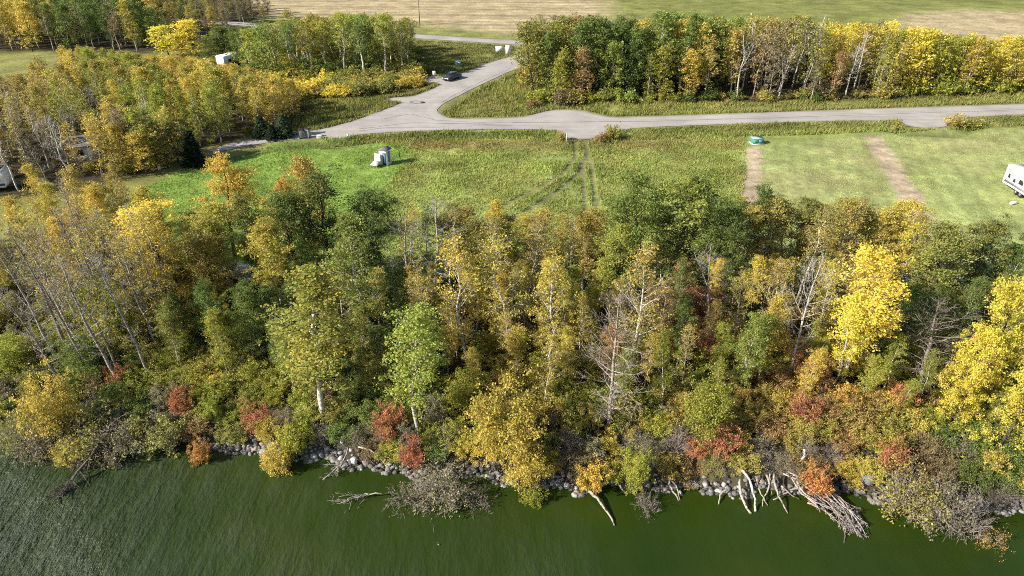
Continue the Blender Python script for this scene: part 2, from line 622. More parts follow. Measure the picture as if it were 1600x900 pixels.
# ------------------------------------------------------------------ ground
C_GRASS = np.array([0.225, 0.225, 0.070])
C_LAWN = np.array([0.220, 0.325, 0.065])
C_MEADOW = np.array([0.262, 0.305, 0.088])
C_MOWN = np.array([0.325, 0.370, 0.135])
C_STRAW = np.array([0.430, 0.345, 0.200])
C_DIRT = np.array([0.470, 0.375, 0.255])
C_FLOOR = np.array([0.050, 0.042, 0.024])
C_DRY = np.array([0.270, 0.215, 0.080])
C_VERGE = np.array([0.165, 0.190, 0.060])
C_GREENF = np.array([0.200, 0.215, 0.060])
C_BANK = np.array([0.075, 0.068, 0.045])


def land_colour(x, y):
    n1 = fbm(x * 0.12, y * 0.12, 21)
    n2 = fbm(x * 0.5, y * 0.5, 22)
    j = (n2 - 0.5) * 2.2

    def w(P, soft=0.8, jit=1.0):
        return np.clip(0.5 - (signed(P, x, y) + j * jit) / (2 * soft), 0, 1)[:, None]
    c = C_GRASS[None] * (0.8 + 0.5 * n1[:, None])
    # beyond the highway: green field with stubble
    px, py = to_px(x, y, LAND)
    beyond = (np.interp(px, [-400, 0, 424, 645, 800, 900, 1100, 1600, 2600], [-9, 13, 37, 53, 63, 70, 82, 108, 160]) > py)[:, None]
    c = np.where(beyond, C_GREENF[None] * (0.75 + 0.6 * n1[:, None]), c)
    rows = 0.5 + 0.5 * np.sin(y * 1.05 + 2.5 * fbm(x * 0.02, y * 0.05, 31) + 0.03 * x)
    rows2 = 0.5 + 0.5 * np.sin(y * 0.37 + 0.012 * x + 3 * n1)
    st = C_STRAW[None] * (0.72 + 0.30 * rows + 0.22 * rows2)[:, None]
    k = w(STUBBLE, 6, 3)
    c = c * (1 - k) + st * k
    k = w(DRYFIELD, 5, 3)
    c = c * (1 - k) + C_STRAW[None] * (0.8 + 0.4 * n2[:, None]) * k
    strip = (np.abs(signed(HIGHWAY, x, y)) < 9)[:, None] & beyond
    c = np.where(strip, C_GRASS[None] * (0.9 + 0.5 * n2[:, None]), c)
    # meadow on this side of the local road
    mead = ((py > 200) & (y > shore_y(x) + 5) & (px > 500))[:, None]
    c = np.where(mead, C_MEADOW[None] * (0.75 + 0.6 * n1[:, None]), c)
    dry = (np.exp(-((py - 226) / 9.0) ** 2) * (px > 640) * (px < 1160) * np.clip(n1 * 2.4 - 0.5, 0, 1))[:, None]
    c = c * (1 - dry) + C_DRY[None] * dry
    k = w(MOWN, 0.8)
    mown_dry = np.clip((fbm(x * 0.09 + 4, y * 0.09, 33) - 0.5) * 3.2, 0, 1)[:, None]
    mown_dry = np.maximum(mown_dry, (np.exp(-(((px - 1500) / 90) ** 2 + ((py - 228) / 16) ** 2)))[:, None] * 0.8)
    stripes = 0.5 + 0.5 * np.sin((x * 0.95 - y * 0.3) * 2.9 + 0.8 * n1)
    m = C_MOWN[None] * (0.88 + 0.18 * stripes[:, None] + 0.4 * (n2[:, None] - 0.5))
    m = m * (1 - mown_dry * 0.6) + np.array([0.36, 0.31, 0.15])[None] * mown_dry * 0.6
    c = c * (1 - k) + m * k
    k = w(LAWN, 0.7)
    c = c * (1 - k) + C_LAWN[None] * (0.7 + 0.6 * n2[:, None]) * k
    for S in (STRIP_A, STRIP_B):
        k = w(S, 0.4, 0.6)
        rut = 0.5 + 0.5 * np.sin(y * 2.6 + x * 0.5 + 5 * n2)
        c = c * (1 - k) + C_DIRT[None] * (0.62 + 0.5 * n2 + 0.2 * rut)[:, None] * k
    # wheel tracks through the meadow
    for tr in TRACKS:
        k = np.clip(1.0 - dist_poly(tr, x, y, False) / 0.45, 0, 1)[:, None] * 0.85
        c = c * (1 - k) + np.array([0.20, 0.165, 0.10])[None] * k
    rd = np.minimum(signed(ROAD_LOCAL, x, y), signed(HIGHWAY, x, y))
    k = (np.exp(-((rd - 3.0) / 2.2) ** 2) * (rd > 0) * 0.75)[:, None]
    c = c * (1 - k) + C_VERGE[None] * (0.7 + 0.7 * n2[:, None]) * k
    k = np.clip(1 - rd / 0.6, 0, 1)[:, None] * 0.7
    c = c * (1 - k) + np.array([0.26, 0.22, 0.16])[None] * k
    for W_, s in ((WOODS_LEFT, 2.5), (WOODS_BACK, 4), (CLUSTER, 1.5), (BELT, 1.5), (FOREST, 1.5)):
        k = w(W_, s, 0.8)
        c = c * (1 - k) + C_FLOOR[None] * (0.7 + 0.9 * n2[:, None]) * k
    dd = y - shore_y(x)
    k = np.clip(1 - np.abs(dd - 1.2) / 3.4, 0, 1)[:, None]
    c = c * (1 - k) + C_BANK[None] * (0.6 + 0.8 * n2[:, None]) * k
    return np.clip(c, 0.004, 0.9)


TRACKS = [poly(t) for t in (
    [(898, 219), (900, 245), (880, 272), (850, 290), (815, 308), (770, 330)],
    [(915, 219), (917, 246), (903, 272), (880, 294), (845, 318), (800, 345)],
    [(921, 250), (928, 290), (934, 330), (938, 400)],
    [(908, 250), (912, 290), (914, 330), (912, 400)])]


def build_ground():
    ys = np.concatenate([np.linspace(-120, 22, 24), np.arange(23, 48, 0.55), np.arange(48, 76, 0.6), np.arange(76, 135, 0.5), np.arange(135, 300, 1.1), np.geomspace(302, 4000, 26)])
    u = np.concatenate([-np.geomspace(30, 1.30, 14), np.linspace(-1.25, 1.25, 420), np.geomspace(1.30, 30, 14)])
    hw = np.maximum(30 + 0.72 * np.maximum(ys, 0), 40)
    X = u[None, :] * hw[:, None]
    Y = np.repeat(ys[:, None], len(u), 1)
    x, y = X.ravel(), Y.ravel()
    z = land_z(x, y)
    for tr in TRACKS:
        z = z - 0.16 * np.clip(1.2 - dist_poly(tr, x, y, False) / 0.5, 0, 1)
    nr, nc = X.shape
    i = np.arange(nr - 1)[:, None] * nc
    j = np.arange(nc - 1)[None, :]
    q = np.stack([i + j, i + j + 1, i + nc + j + 1, i + nc + j], -1).reshape(-1, 4)
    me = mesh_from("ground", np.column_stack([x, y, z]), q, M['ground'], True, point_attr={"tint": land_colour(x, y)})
    kind(link("ground", me), "structure")


def fill_sheet(name, P, z, mat, step):
    """A road sheet: the outline, its corners rounded and its edge slightly ragged, filled with a grid that carries a wear attribute."""
    from mathutils.geometry import delaunay_2d_cdt
    for _ in range(2):
        Q = np.empty((len(P) * 2, 2))
        N = np.roll(P, -1, 0)
        Q[0::2], Q[1::2] = P * 0.75 + N * 0.25, P * 0.25 + N * 0.75
        P = Q
    out = []
    for a, b in zip(P, np.roll(P, -1, 0)):
        k = max(1, min(60, int(np.linalg.norm(b - a) / 1.2)))
        out += [a + (b - a) * i / k for i in range(k)]
    P = np.array(out)
    P = P + 0.16 * (np.column_stack([vnoise(P[:, 0] * 1.1, P[:, 1] * 1.1, 4), vnoise(P[:, 0] * 1.1, P[:, 1] * 1.1, 6)]) - 0.5)
    gx, gy = np.meshgrid(np.arange(max(P[:, 0].min(), -190), min(P[:, 0].max(), 210), step), np.arange(P[:, 1].min(), P[:, 1].max(), step))
    gx, gy = gx.ravel(), gy.ravel()
    ok = inside(P, gx, gy)
    gx, gy = gx[ok], gy[ok]
    ok = dist_poly(P, gx, gy) > 0.35
    G = np.column_stack([gx[ok], gy[ok]])
    pts = [Vector(p) for p in np.vstack([P, G])]
    n = len(P)
    v, e, f, *_ = delaunay_2d_cdt(pts, [(i, (i + 1) % n) for i in range(n)], [], 1, 1e-5)
    co = np.array([(p[0], p[1], z) for p in v])
    rd = dist_poly(P, co[:, 0], co[:, 1])
    w = 0.80 + 0.20 * np.clip(rd / 1.2, 0, 1) - 0.10 * np.exp(-((rd - 2.3) / 0.55) ** 2) - 0.04 * np.exp(-((rd - 4.2) / 0.5) ** 2) - 0.12 * np.clip((fbm(co[:, 0] * 0.3, co[:, 1] * 0.3, 41) - 0.5) * 3, 0, 1)
    me = mesh_from(name, co, np.array([t for t in f if len(t) == 3]), mat, point_attr={"wear": np.repeat(w[:, None], 3, 1)})
    o = link(name, me)
    return kind(o, "structure")


def mark(name, pts, width, z, mat, label, cat):
    """A thin seal or tyre mark lying on the road along pts (photograph positions)."""
    P = np.array([ground_at(*p) for p in pts])[:, :2]
    t = np.linspace(0, 1, 30)
    s = np.linspace(0, 1, len(P))
    Q = np.column_stack([np.interp(t, s, P[:, 0]), np.interp(t, s, P[:, 1])])
    Q += 0.06 * np.column_stack([np.sin(t * 23), np.cos(t * 31)])
    T = np.gradient(Q, axis=0)
    T /= np.linalg.norm(T, axis=1)[:, None]
    N = np.column_stack([-T[:, 1], T[:, 0]])
    w = width * (0.55 + 0.45 * np.sin(t * 17 + 1) ** 2)[:, None] / 2
    V = np.vstack([np.column_stack([Q + N * w, np.full(30, z)]), np.column_stack([Q - N * w, np.full(30, z)])])
    i = np.arange(29)
    q = np.stack([i, i + 30, i + 31, i + 1], 1)
    o = link(name, mesh_from(name, V, q, mat))
    kind(o, "structure")
    return o


build_ground()
R_Z = LAND + 0.025
road_obj = fill_sheet("road", ROAD_LOCAL, R_Z, M['road'], 0.8)
fill_sheet("highway", HIGHWAY, R_Z + 0.004, M['road'], 3.0)
for pts, wd in (([(800, 191.5), (1000, 190), (1200, 184.5), (1400, 178), (1600, 171.5)], 0.22),
                ([(690, 194), (800, 191.8), (930, 190.6)], 0.16),
                ([(560, 202), (640, 192), (720, 193.5), (800, 196)], 0.22),
                ([(600, 186), (640, 178), (680, 188), (760, 192)], 0.18),
                ([(560, 205), (610, 199), (660, 199), (740, 198.5)], 0.2),
                ([(690, 160), (720, 143), (760, 124), (800, 106)], 0.2),
                ([(641, 159.5), (648, 157.8), (656, 158.2), (664, 160.5), (657, 162.3), (647, 162), (641, 159.8)], 0.5),
                ([(658, 160), (664, 160.4)], 0.7)):
    mark("road_seal_line", pts, wd, R_Z + 0.008, M['tar'], None, None)

# water
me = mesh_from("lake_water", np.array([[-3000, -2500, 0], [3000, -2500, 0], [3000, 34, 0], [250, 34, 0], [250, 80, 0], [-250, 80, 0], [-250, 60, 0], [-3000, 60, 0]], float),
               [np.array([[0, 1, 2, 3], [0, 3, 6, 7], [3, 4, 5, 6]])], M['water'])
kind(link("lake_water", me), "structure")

# ------------------------------------------------------------------ plants: leaf and branch builders
PAL = {
    'yellow': ((0.80, 0.660, 0.110), (0.70, 0.575, 0.095)),
    'golden': ((0.63, 0.475, 0.1), (0.46, 0.395, 0.092)),
    'ochre': ((0.485, 0.375, 0.105), (0.35, 0.305, 0.09)),
    'olive': ((0.37, 0.335, 0.09), (0.255, 0.255, 0.074)),
    'lime': ((0.414, 0.397, 0.069), (0.265, 0.293, 0.057)),
    'lightgreen': ((0.335, 0.37, 0.085), (0.225, 0.285, 0.068)),
    'green': ((0.205, 0.25, 0.062), (0.15, 0.2, 0.052)),
    'darkgreen': ((0.135, 0.175, 0.05), (0.19, 0.225, 0.06)),
    'orange': ((0.57, 0.325, 0.095), (0.46, 0.36, 0.1)),
    'red': ((0.52, 0.19, 0.125), (0.42, 0.27, 0.1)),
    'rust': ((0.40, 0.245, 0.105), (0.30, 0.22, 0.095)),
    'brown': ((0.299, 0.23, 0.121), (0.218, 0.178, 0.098)),
    'greyolive': ((0.299, 0.27, 0.167), (0.23, 0.213, 0.127)),
    'mixed': ((0.218, 0.276, 0.063), (0.575, 0.391, 0.069)),
    'spruce': ((0.040, 0.065, 0.036), (0.032, 0.055, 0.030)),
    'youngpine': ((0.099, 0.154, 0.077), (0.077, 0.127, 0.061)),
}
WORDS = {'yellow': 'bright yellow', 'golden': 'golden', 'ochre': 'ochre', 'olive': 'olive', 'lime': 'yellow-green', 'lightgreen': 'light green', 'green': 'green',
         'darkgreen': 'dark green', 'orange': 'orange', 'red': 'red', 'rust': 'rust-coloured', 'brown': 'brown', 'greyolive': 'grey-olive', 'mixed': 'green and gold',
         'spruce': 'blackish green', 'youngpine': 'pale green', 'bare': 'bare grey'}


def unit(v):
    return v / (np.linalg.norm(v, axis=-1, keepdims=True) + 1e-9)


def leaf_mesh(name, C, mixv, bright, size, rng, flat=0.7):
    """Kite-shaped leaves (sprays of leaves) at the centres C."""
    n = len(C)
    a = rng.normal(size=(n, 3))
    a[:, 2] *= 0.7
    a = unit(a)
    up = rng.normal(size=(n, 3))
    up[:, 2] = np.abs(up[:, 2]) + flat
    b = unit(np.cross(up, a))
    s = size * rng.uniform(0.5, 1.45, (n, 1))
    nrm = np.cross(a, b)
    V = np.stack([C + a * s * 0.62, C + b * s * 0.42 - a * s * 0.05 + nrm * s * 0.12, C - a * s * 0.55, C - b * s * 0.42 - a * s * 0.05 + nrm * s * 0.12], 1).reshape(-1, 3)
    q = np.arange(n * 4).reshape(n, 4)
    col = np.column_stack([np.clip(mixv, 0, 1), bright, rng.random(n)])
    return mesh_from(name, V, q, M['leaf'], False, face_attr={"leaf": col})


def polyline(p0, dirv, length, n, rng, curve, wob):
    """A branch path that bends by `curve` (up or down) with a little wander."""
    P = [p0]
    d_ = dirv / np.linalg.norm(dirv)
    st = length / (n - 1)
    for k in range(n - 1):
        d_ = d_ + np.array([0, 0, curve / (n - 1)]) + rng.normal(size=3) * wob
        d_ /= np.linalg.norm(d_)
        P.append(P[-1] + d_ * st)
    return np.array(P)


def along(P, u):
    k = u * (len(P) - 1)
    i = min(int(k), len(P) - 2)
    return P[i] + (P[i + 1] - P[i]) * (k - i)


def make_tree(seed, H=12.0, r0=0.13, cb=0.42, R=2.0, nb=26, shape='aspen', per=42, clump=0.42, leaf=0.17, subs=3, twigs=0, keep=1.0, elev=(15, 60), wob=0.05,
              sides=6, fork=0.3, leafy=True, curve=0.5, droop=0.0, min_r=0.012, stubs=0, sway=1.2):
    """Returns (wood mesh, leaf mesh or None) of one tree standing at the origin."""
    rng = np.random.default_rng(seed)
    mb = MB()
    n = 10
    off = np.cumsum(rng.normal(size=(n, 2)) * H * 0.011 * sway, axis=0)
    off -= off[0]
    zt = np.linspace(-0.3, H, n)
    T = np.column_stack([off, zt])
    Rt = r0 * (1 - np.linspace(0, 1, n)) ** 0.75 + min_r
    mb.tube(T, Rt, sides)
    leaders = [(T, Rt, 1.0)]
    if rng.random() < fork:
        u = rng.uniform(0.3, 0.6)
        az = rng.uniform(0, 2 * np.pi)
        L = H * (1 - u) * 0.85
        P = polyline(along(T, u), np.array([math.cos(az) * 0.45, math.sin(az) * 0.45, 1]), L, 7, rng, 0.4, 0.06)
        rr = np.linspace(r0 * (1 - u) * 0.8, min_r, 7)
        mb.tube(P, rr, sides)
        leaders.append((P, rr, 0.6))
    anchors, weights = [], []

    def env(t):
        if shape == 'aspen':
            return math.sin(math.pi * (0.16 + 0.78 * t)) ** 0.8
        if shape == 'round':
            return math.sqrt(max(0.05, 1 - (2 * t - 0.85) ** 2 * 0.8))
        if shape == 'vase':
            return 0.45 + 0.55 * math.sin(math.pi * (0.1 + 0.75 * t))
        return 1.02 - t
    ph = rng.uniform(0, 6)
    for i in range(nb):
        t = (i + rng.random()) / nb
        li = 0 if len(leaders) == 1 or rng.random() < 0.6 else 1
        P0 = leaders[li][0]
        if li == 0:
            u = cb + (0.985 - cb) * t
        else:
            u = 0.12 + 0.86 * t
        base = along(P0, u)
        az = ph + i * 2.4 + rng.normal() * 0.4
        el = math.radians(elev[0] + (elev[1] - elev[0]) * t + rng.normal() * 9)
        L = R * env(t) * rng.uniform(0.72, 1.2) * leaders[li][2] ** 0.5
        dv = np.array([math.cos(az) * math.cos(el), math.sin(az) * math.cos(el), math.sin(el)])
        B = polyline(base, dv, L, 5, rng, curve * (1 - t) - droop, wob)
        rb = max(min_r, r0 * 0.36 * (1 - 0.75 * t) * min(1, L / 1.6))
        mb.tube(B, np.linspace(rb, min_r * 0.7, 5), 4 if sides > 4 else 3)
        anchors.append(B[-1])
        weights.append(1.0)
        if L > 0.8:
            anchors.append(along(B, 0.6))
            weights.append(0.7)
        for s in range(subs):
            us = rng.uniform(0.25, 0.95)
            sd = unit(dv + rng.normal(size=3) * 0.75 + np.array([0, 0, 0.25 - droop]))
            sl = L * rng.uniform(0.28, 0.55)
            S = polyline(along(B, us), sd, sl, 4, rng, curve * 0.4 - droop, wob * 1.5)
            mb.tube(S, np.linspace(rb * 0.5, min_r * 0.5, 4), 3)
            anchors.append(S[-1])
            weights.append(0.9)
            for w_ in range(twigs):
                td = unit(sd + rng.normal(size=3) * 0.7)
                W_ = polyline(along(S, rng.uniform(0.2, 0.95)), td, sl * rng.uniform(0.35, 0.7), 3, rng, 0.1 - droop, wob * 2)
                mb.tube(W_, np.array([min_r * 0.55, min_r * 0.45, min_r * 0.3]), 3)
    for s in range(stubs):
        u = rng.uniform(0.15, cb + 0.15)
        az = rng.uniform(0, 6.28)
        B = polyline(along(T, u), np.array([math.cos(az), math.sin(az), rng.uniform(-0.3, 0.4)]), rng.uniform(0.4, 1.6), 4, rng, -0.2, 0.15)
        mb.tube(B, np.linspace(min_r * 1.3, min_r * 0.5, 4), 3)
    anchors.append(T[-1])
    weights.append(1.0)
    wood = mb.mesh("trunk", M['bark'], True)
    crown = None
    if leafy:
        A = np.array(anchors)
        wt = np.array(weights)
        sel = rng.random(len(A)) < keep
        sel[-1] = True
        A, wt = A[sel], wt[sel]
        # an anchor off the wood for fullness
        cnt = np.maximum(3, (per * wt * rng.uniform(0.5, 1.4, len(A)))).astype(int)
        idx = np.repeat(np.arange(len(A)), cnt)
        cr = clump * rng.uniform(0.7, 1.3, len(A))
        # each branch end carries a few tight tufts with gaps between them
        nt_ = 4
        tuft = rng.normal(size=(len(A), nt_, 3)) * np.array([0.85, 0.85, 0.55])
        off = rng.normal(size=(len(idx), 3)) * np.array([1, 1, 0.55])
        off *= np.minimum(1, 1.8 / (np.linalg.norm(off, axis=1, keepdims=True) + 1e-6))
        which = rng.integers(0, nt_, len(idx))
        C = A[idx] + tuft[idx, which] * cr[idx, None] + off * cr[idx, None] * 0.46
        C[:, 2] = np.maximum(C[:, 2], 0.06)
        hf = (C[:, 2] - C[:, 2].min()) / (np.ptp(C[:, 2]) + 1e-6)
        cm = np.where(rng.random(len(A)) < 0.32, rng.uniform(0.7, 1, len(A)), rng.uniform(0, 0.4, len(A)))
        mixv = cm[idx] * 0.85 + 0.15 * rng.random(len(idx))
        br = rng.uniform(0.72, 1.25, len(idx)) * rng.uniform(0.85, 1.15, len(A))[idx]
        crown = leaf_mesh("crown", C, mixv, br, leaf, rng)
    return wood, crown


def make_shrub(seed, H=2.4, R=1.4, stems=14, per=55, clump=0.34, leaf=0.13, keep=1.0, twig=3, lean=0.0, min_r=0.010, arch=-0.35):
    rng = np.random.default_rng(seed)
    mb = MB()
    anchors = []
    for i in range(stems):
        az = i * 2.4 + rng.normal() * 0.3
        out = math.sqrt((i + 0.5) / stems)
        p0 = np.array([math.cos(az) * 0.25 * R * out, math.sin(az) * 0.25 * R * out, -0.15])
        L = H * rng.uniform(0.75, 1.12) * (1.05 - 0.25 * out)
        dv = np.array([math.cos(az) * out * R / H * 0.95 + lean, math.sin(az) * out * R / H * 0.95, 1.0])
        B = polyline(p0, dv, L, 6, rng, arch * out, 0.07)
        mb.tube(B, np.linspace(0.03 + min_r, min_r * 0.6, 6), 4)
        anchors += [B[-1], along(B, 0.75), along(B, 0.5)]
        for s in range(twig):
            sd = unit((B[-1] - B[0]) / L + rng.normal(size=3) * 0.55)
            S = polyline(along(B, rng.uniform(0.3, 0.95)), sd, L * rng.uniform(0.2, 0.45), 4, rng, arch * 0.5, 0.1)
            mb.tube(S, np.linspace(min_r, min_r * 0.5, 4), 3)
            anchors.append(S[-1])
            if keep < 0.6:
                for w_ in range(3):
                    W_ = polyline(along(S, rng.uniform(0.2, 0.9)), unit(sd + rng.normal(size=3) * 0.6), L * rng.uniform(0.1, 0.25), 3, rng, arch * 0.5, 0.15)
                    mb.tube(W_, np.array([min_r * 0.7, min_r * 0.55, min_r * 0.4]), 3)
    wood = mb.mesh("stem", M['bark'], True)
    A = np.array(anchors)
    A = A[rng.random(len(A)) < keep]
    if len(A) == 0:
        return wood, None
    cnt = np.maximum(2, per * rng.uniform(0.5, 1.4, len(A))).astype(int)
    idx = np.repeat(np.arange(len(A)), cnt)
    tuft = rng.normal(size=(len(A), 3, 3)) * np.array([0.9, 0.9, 0.7])
    off = rng.normal(size=(len(idx), 3)) * np.array([1, 1, 0.6])
    off *= np.minimum(1, 1.8 / (np.linalg.norm(off, axis=1, keepdims=True) + 1e-6))
    C = A[idx] + tuft[idx, rng.integers(0, 3, len(idx))] * clump + off * clump * 0.5
    C[:, 2] = np.maximum(C[:, 2], 0.05)
    mixv = np.where(rng.random(len(A)) < 0.32, rng.uniform(0.7, 1, len(A)), rng.uniform(0, 0.4, len(A)))[idx] * 0.85 + 0.15 * rng.random(len(idx))
    br = rng.uniform(0.72, 1.25, len(idx)) * rng.uniform(0.85, 1.15, len(A))[idx]
    return wood, leaf_mesh("foliage", C, mixv, br, leaf, rng)


def make_spruce(seed, H=5.0, R=1.2, leaf=0.16):
    rng = np.random.default_rng(seed)
    mb = MB()
    mb.tube(np.array([[0, 0, -0.2], [0, 0, H * 0.5], [0, 0, H]]), np.array([0.09, 0.05, 0.012]), 6)
    C = []
    nl = 22
    for k in range(nl):
        t = k / nl
        z = 0.25 + t * (H - 0.35)
        for b in range(9):
            az = b * 0.698 + k * 0.37 + rng.normal() * 0.12
            L = R * (1 - t) ** 0.9 * rng.uniform(0.8, 1.15) + 0.06
            dv = np.array([math.cos(az), math.sin(az), -0.18])
            B = polyline(np.array([0, 0, z]), dv, L, 4, rng, 0.25, 0.03)
            if b % 2 == 0:
                mb.tube(B, np.array([0.018, 0.014, 0.01, 0.006]), 3)
            m = int(10 + 26 * L)
            u = rng.random(m) ** 0.7
            pts = np.array([along(B, x) for x in u])
            C.append(pts + rng.normal(size=(m, 3)) * np.array([0.09, 0.09, 0.06]))
    C = np.vstack(C)
    wood = mb.mesh("trunk", M['bark'], True)
    return wood, leaf_mesh("crown", C, rng.random(len(C)), rng.uniform(0.7, 1.3, len(C)), leaf, rng, 0.6)


# variants: kind -> list of (wood, leaves, height, crown radius)
VAR = {}


def variants(key, n, H, Rn, fn):
    out = []
    for i in range(n):
        wood, leaves = fn(i)
        me = leaves or wood
        co = np.zeros(len(me.vertices) * 3, np.float32)
        me.vertices.foreach_get("co", co)
        co = co.reshape(-1, 3)
        hi = co[co[:, 2] > co[:, 2].max() * 0.3]
        out.append((wood, leaves, float(co[:, 2].max()) * 0.985, float(np.percentile(np.hypot(hi[:, 0] - np.median(hi[:, 0]), hi[:, 1] - np.median(hi[:, 1])), 93))))
    VAR[key] = out


variants('aspen', 8, 12.0, 2.1, lambda i: make_tree(100 + i, cb=0.22 + 0.07 * (i % 3), R=1.7, nb=38, per=84, keep=0.8, leaf=0.12, clump=0.38, stubs=4))
variants('poplar', 6, 10.0, 2.9, lambda i: make_tree(200 + i, H=10, r0=0.16, cb=0.20, R=2.9, nb=40, shape='round', per=140, keep=0.62, clump=0.44, leaf=0.118, elev=(8, 65), fork=0.5))
variants('sparse', 6, 12.0, 2.2, lambda i: make_tree(300 + i, cb=0.26, R=2.0, nb=30, per=34, keep=0.62, subs=4, twigs=2, clump=0.38, leaf=0.13, wob=0.10, stubs=8, min_r=0.014))
variants('dead', 5, 11.0, 2.0, lambda i: make_tree(400 + i, H=11, sway=0.7, cb=0.30, R=1.9, nb=32, subs=4, twigs=4, leafy=False, wob=0.10, elev=(10, 62), stubs=8, min_r=0.013, fork=0.5))
variants('snag', 2, 10.0, 2.4, lambda i: make_tree(450 + i, H=10, sway=0.35, r0=0.15, cb=0.20, R=2.3, nb=52, subs=5, twigs=4, leafy=False, wob=0.10, elev=(-8, 40), stubs=10, min_r=0.013, fork=0.2))
variants('shrub', 8, 2.6, 1.5, lambda i: make_shrub(500 + i, H=2.6, R=1.5, per=70, leaf=0.11, clump=0.30))
variants('tallshrub', 5, 4.2, 1.6, lambda i: make_shrub(540 + i, H=4.2, R=1.6, stems=18, per=100, clump=0.38, leaf=0.105))
variants('willow', 5, 2.8, 2.0, lambda i: make_shrub(560 + i, H=2.8, R=2.0, stems=36, per=26, keep=0.5, twig=5, leaf=0.11, min_r=0.013, arch=-0.9))
variants('brushy', 4, 2.4, 1.8, lambda i: make_shrub(580 + i, H=2.4, R=1.8, stems=44, per=5, keep=0.10, twig=7, leaf=0.10, min_r=0.014, arch=-1.1))
FAR_LEAF = 0.26
variants('faraspen', 6, 13.0, 2.2, lambda i: make_tree(600 + i, H=13, cb=0.24, R=2.0, nb=30, per=28, clump=0.50, leaf=FAR_LEAF, subs=2, sides=5, r0=0.15, min_r=0.02))
variants('farpoplar', 6, 11.0, 2.7, lambda i: make_tree(650 + i, H=11, cb=0.14, R=2.7, nb=32, shape='round', per=30, clump=0.58, leaf=FAR_LEAF, subs=2, sides=5, r0=0.16, min_r=0.02))
variants('farsparse', 6, 11.5, 2.0, lambda i: make_tree(700 + i, H=11.5, cb=0.14, R=1.9, nb=30, per=14, keep=0.72, clump=0.45, leaf=0.24, subs=3, twigs=2, sides=4, wob=0.08, r0=0.13, min_r=0.022, stubs=4))
variants('fardead', 4, 11.0, 1.9, lambda i: make_tree(750 + i, H=11, cb=0.35, R=1.9, nb=22, subs=4, twigs=3, leafy=False, sides=4, wob=0.10, r0=0.15, min_r=0.026))
variants('standaspen', 5, 13.0, 2.3, lambda i: make_tree(620 + i, H=13, cb=0.50, R=2.5, nb=24, per=34, clump=0.55, leaf=FAR_LEAF * 0.85, subs=2, sides=6, r0=0.24, min_r=0.03, fork=0.6, wob=0.09))
variants('farshrub', 6, 2.4, 1.7, lambda i: make_shrub(800 + i, H=2.4, R=1.7, stems=10, per=26, clump=0.45, leaf=0.24, twig=2))
variants('spruce', 3, 5.0, 1.2, lambda i: make_spruce(900 + i))

VAR['bankshrub'] = VAR['shrub']
NAMES = {'bankshrub': 'bank_shrub', 'aspen': 'aspen_tree', 'poplar': 'poplar_tree', 'sparse': 'thinning_aspen', 'dead': 'bare_tree', 'snag': 'dead_snag', 'shrub': 'shrub', 'tallshrub': 'tall_shrub', 'willow': 'willow_shrub',
         'brushy': 'bare_willow', 'faraspen': 'roadside_aspen', 'farpoplar': 'roadside_poplar', 'standaspen': 'white_trunked_aspen', 'farsparse': 'thin_aspen', 'fardead': 'leafless_tree', 'farshrub': 'low_bush', 'spruce': 'spruce_tree'}
CATS = {k: ('tree' if k in ('aspen', 'poplar', 'sparse', 'dead', 'snag', 'faraspen', 'standaspen', 'farpoplar', 'farsparse', 'fardead', 'spruce') else 'shrub') for k in NAMES}
NOUN = {'bankshrub': 'shrub', 'aspen': 'aspen', 'poplar': 'bushy poplar', 'sparse': 'sparse aspen', 'dead': 'leafless tree', 'snag': 'dead tree', 'shrub': 'shrub', 'tallshrub': 'tall shrub', 'willow': 'twiggy willow',
        'brushy': 'leafless willow', 'faraspen': 'aspen', 'farpoplar': 'bushy poplar', 'standaspen': 'white-trunked aspen', 'farsparse': 'sparse aspen', 'fardead': 'leafless tree', 'farshrub': 'bush', 'spruce': 'spruce'}
BARKS = {'pale': (0.60, 0.565, 0.50), 'grey': (0.37, 0.335, 0.30), 'dark': (0.10, 0.085, 0.07), 'twig': (0.36, 0.31, 0.27), 'tan': (0.33, 0.26, 0.19)}
RNG = random.Random(7)
# sight lines to half-hidden things: column and row range, and how far off the thing stands
KEEP_CLEAR = [(358, 367, 82, 90, ground_at(362, 104)[1]), (0, 13, 274, 294, ground_at(4, 300)[1]), (357, 363, 408, 414, ground_at(372, 432)[1])]
PLANTS = []          # every plant standing in the place, for the labels


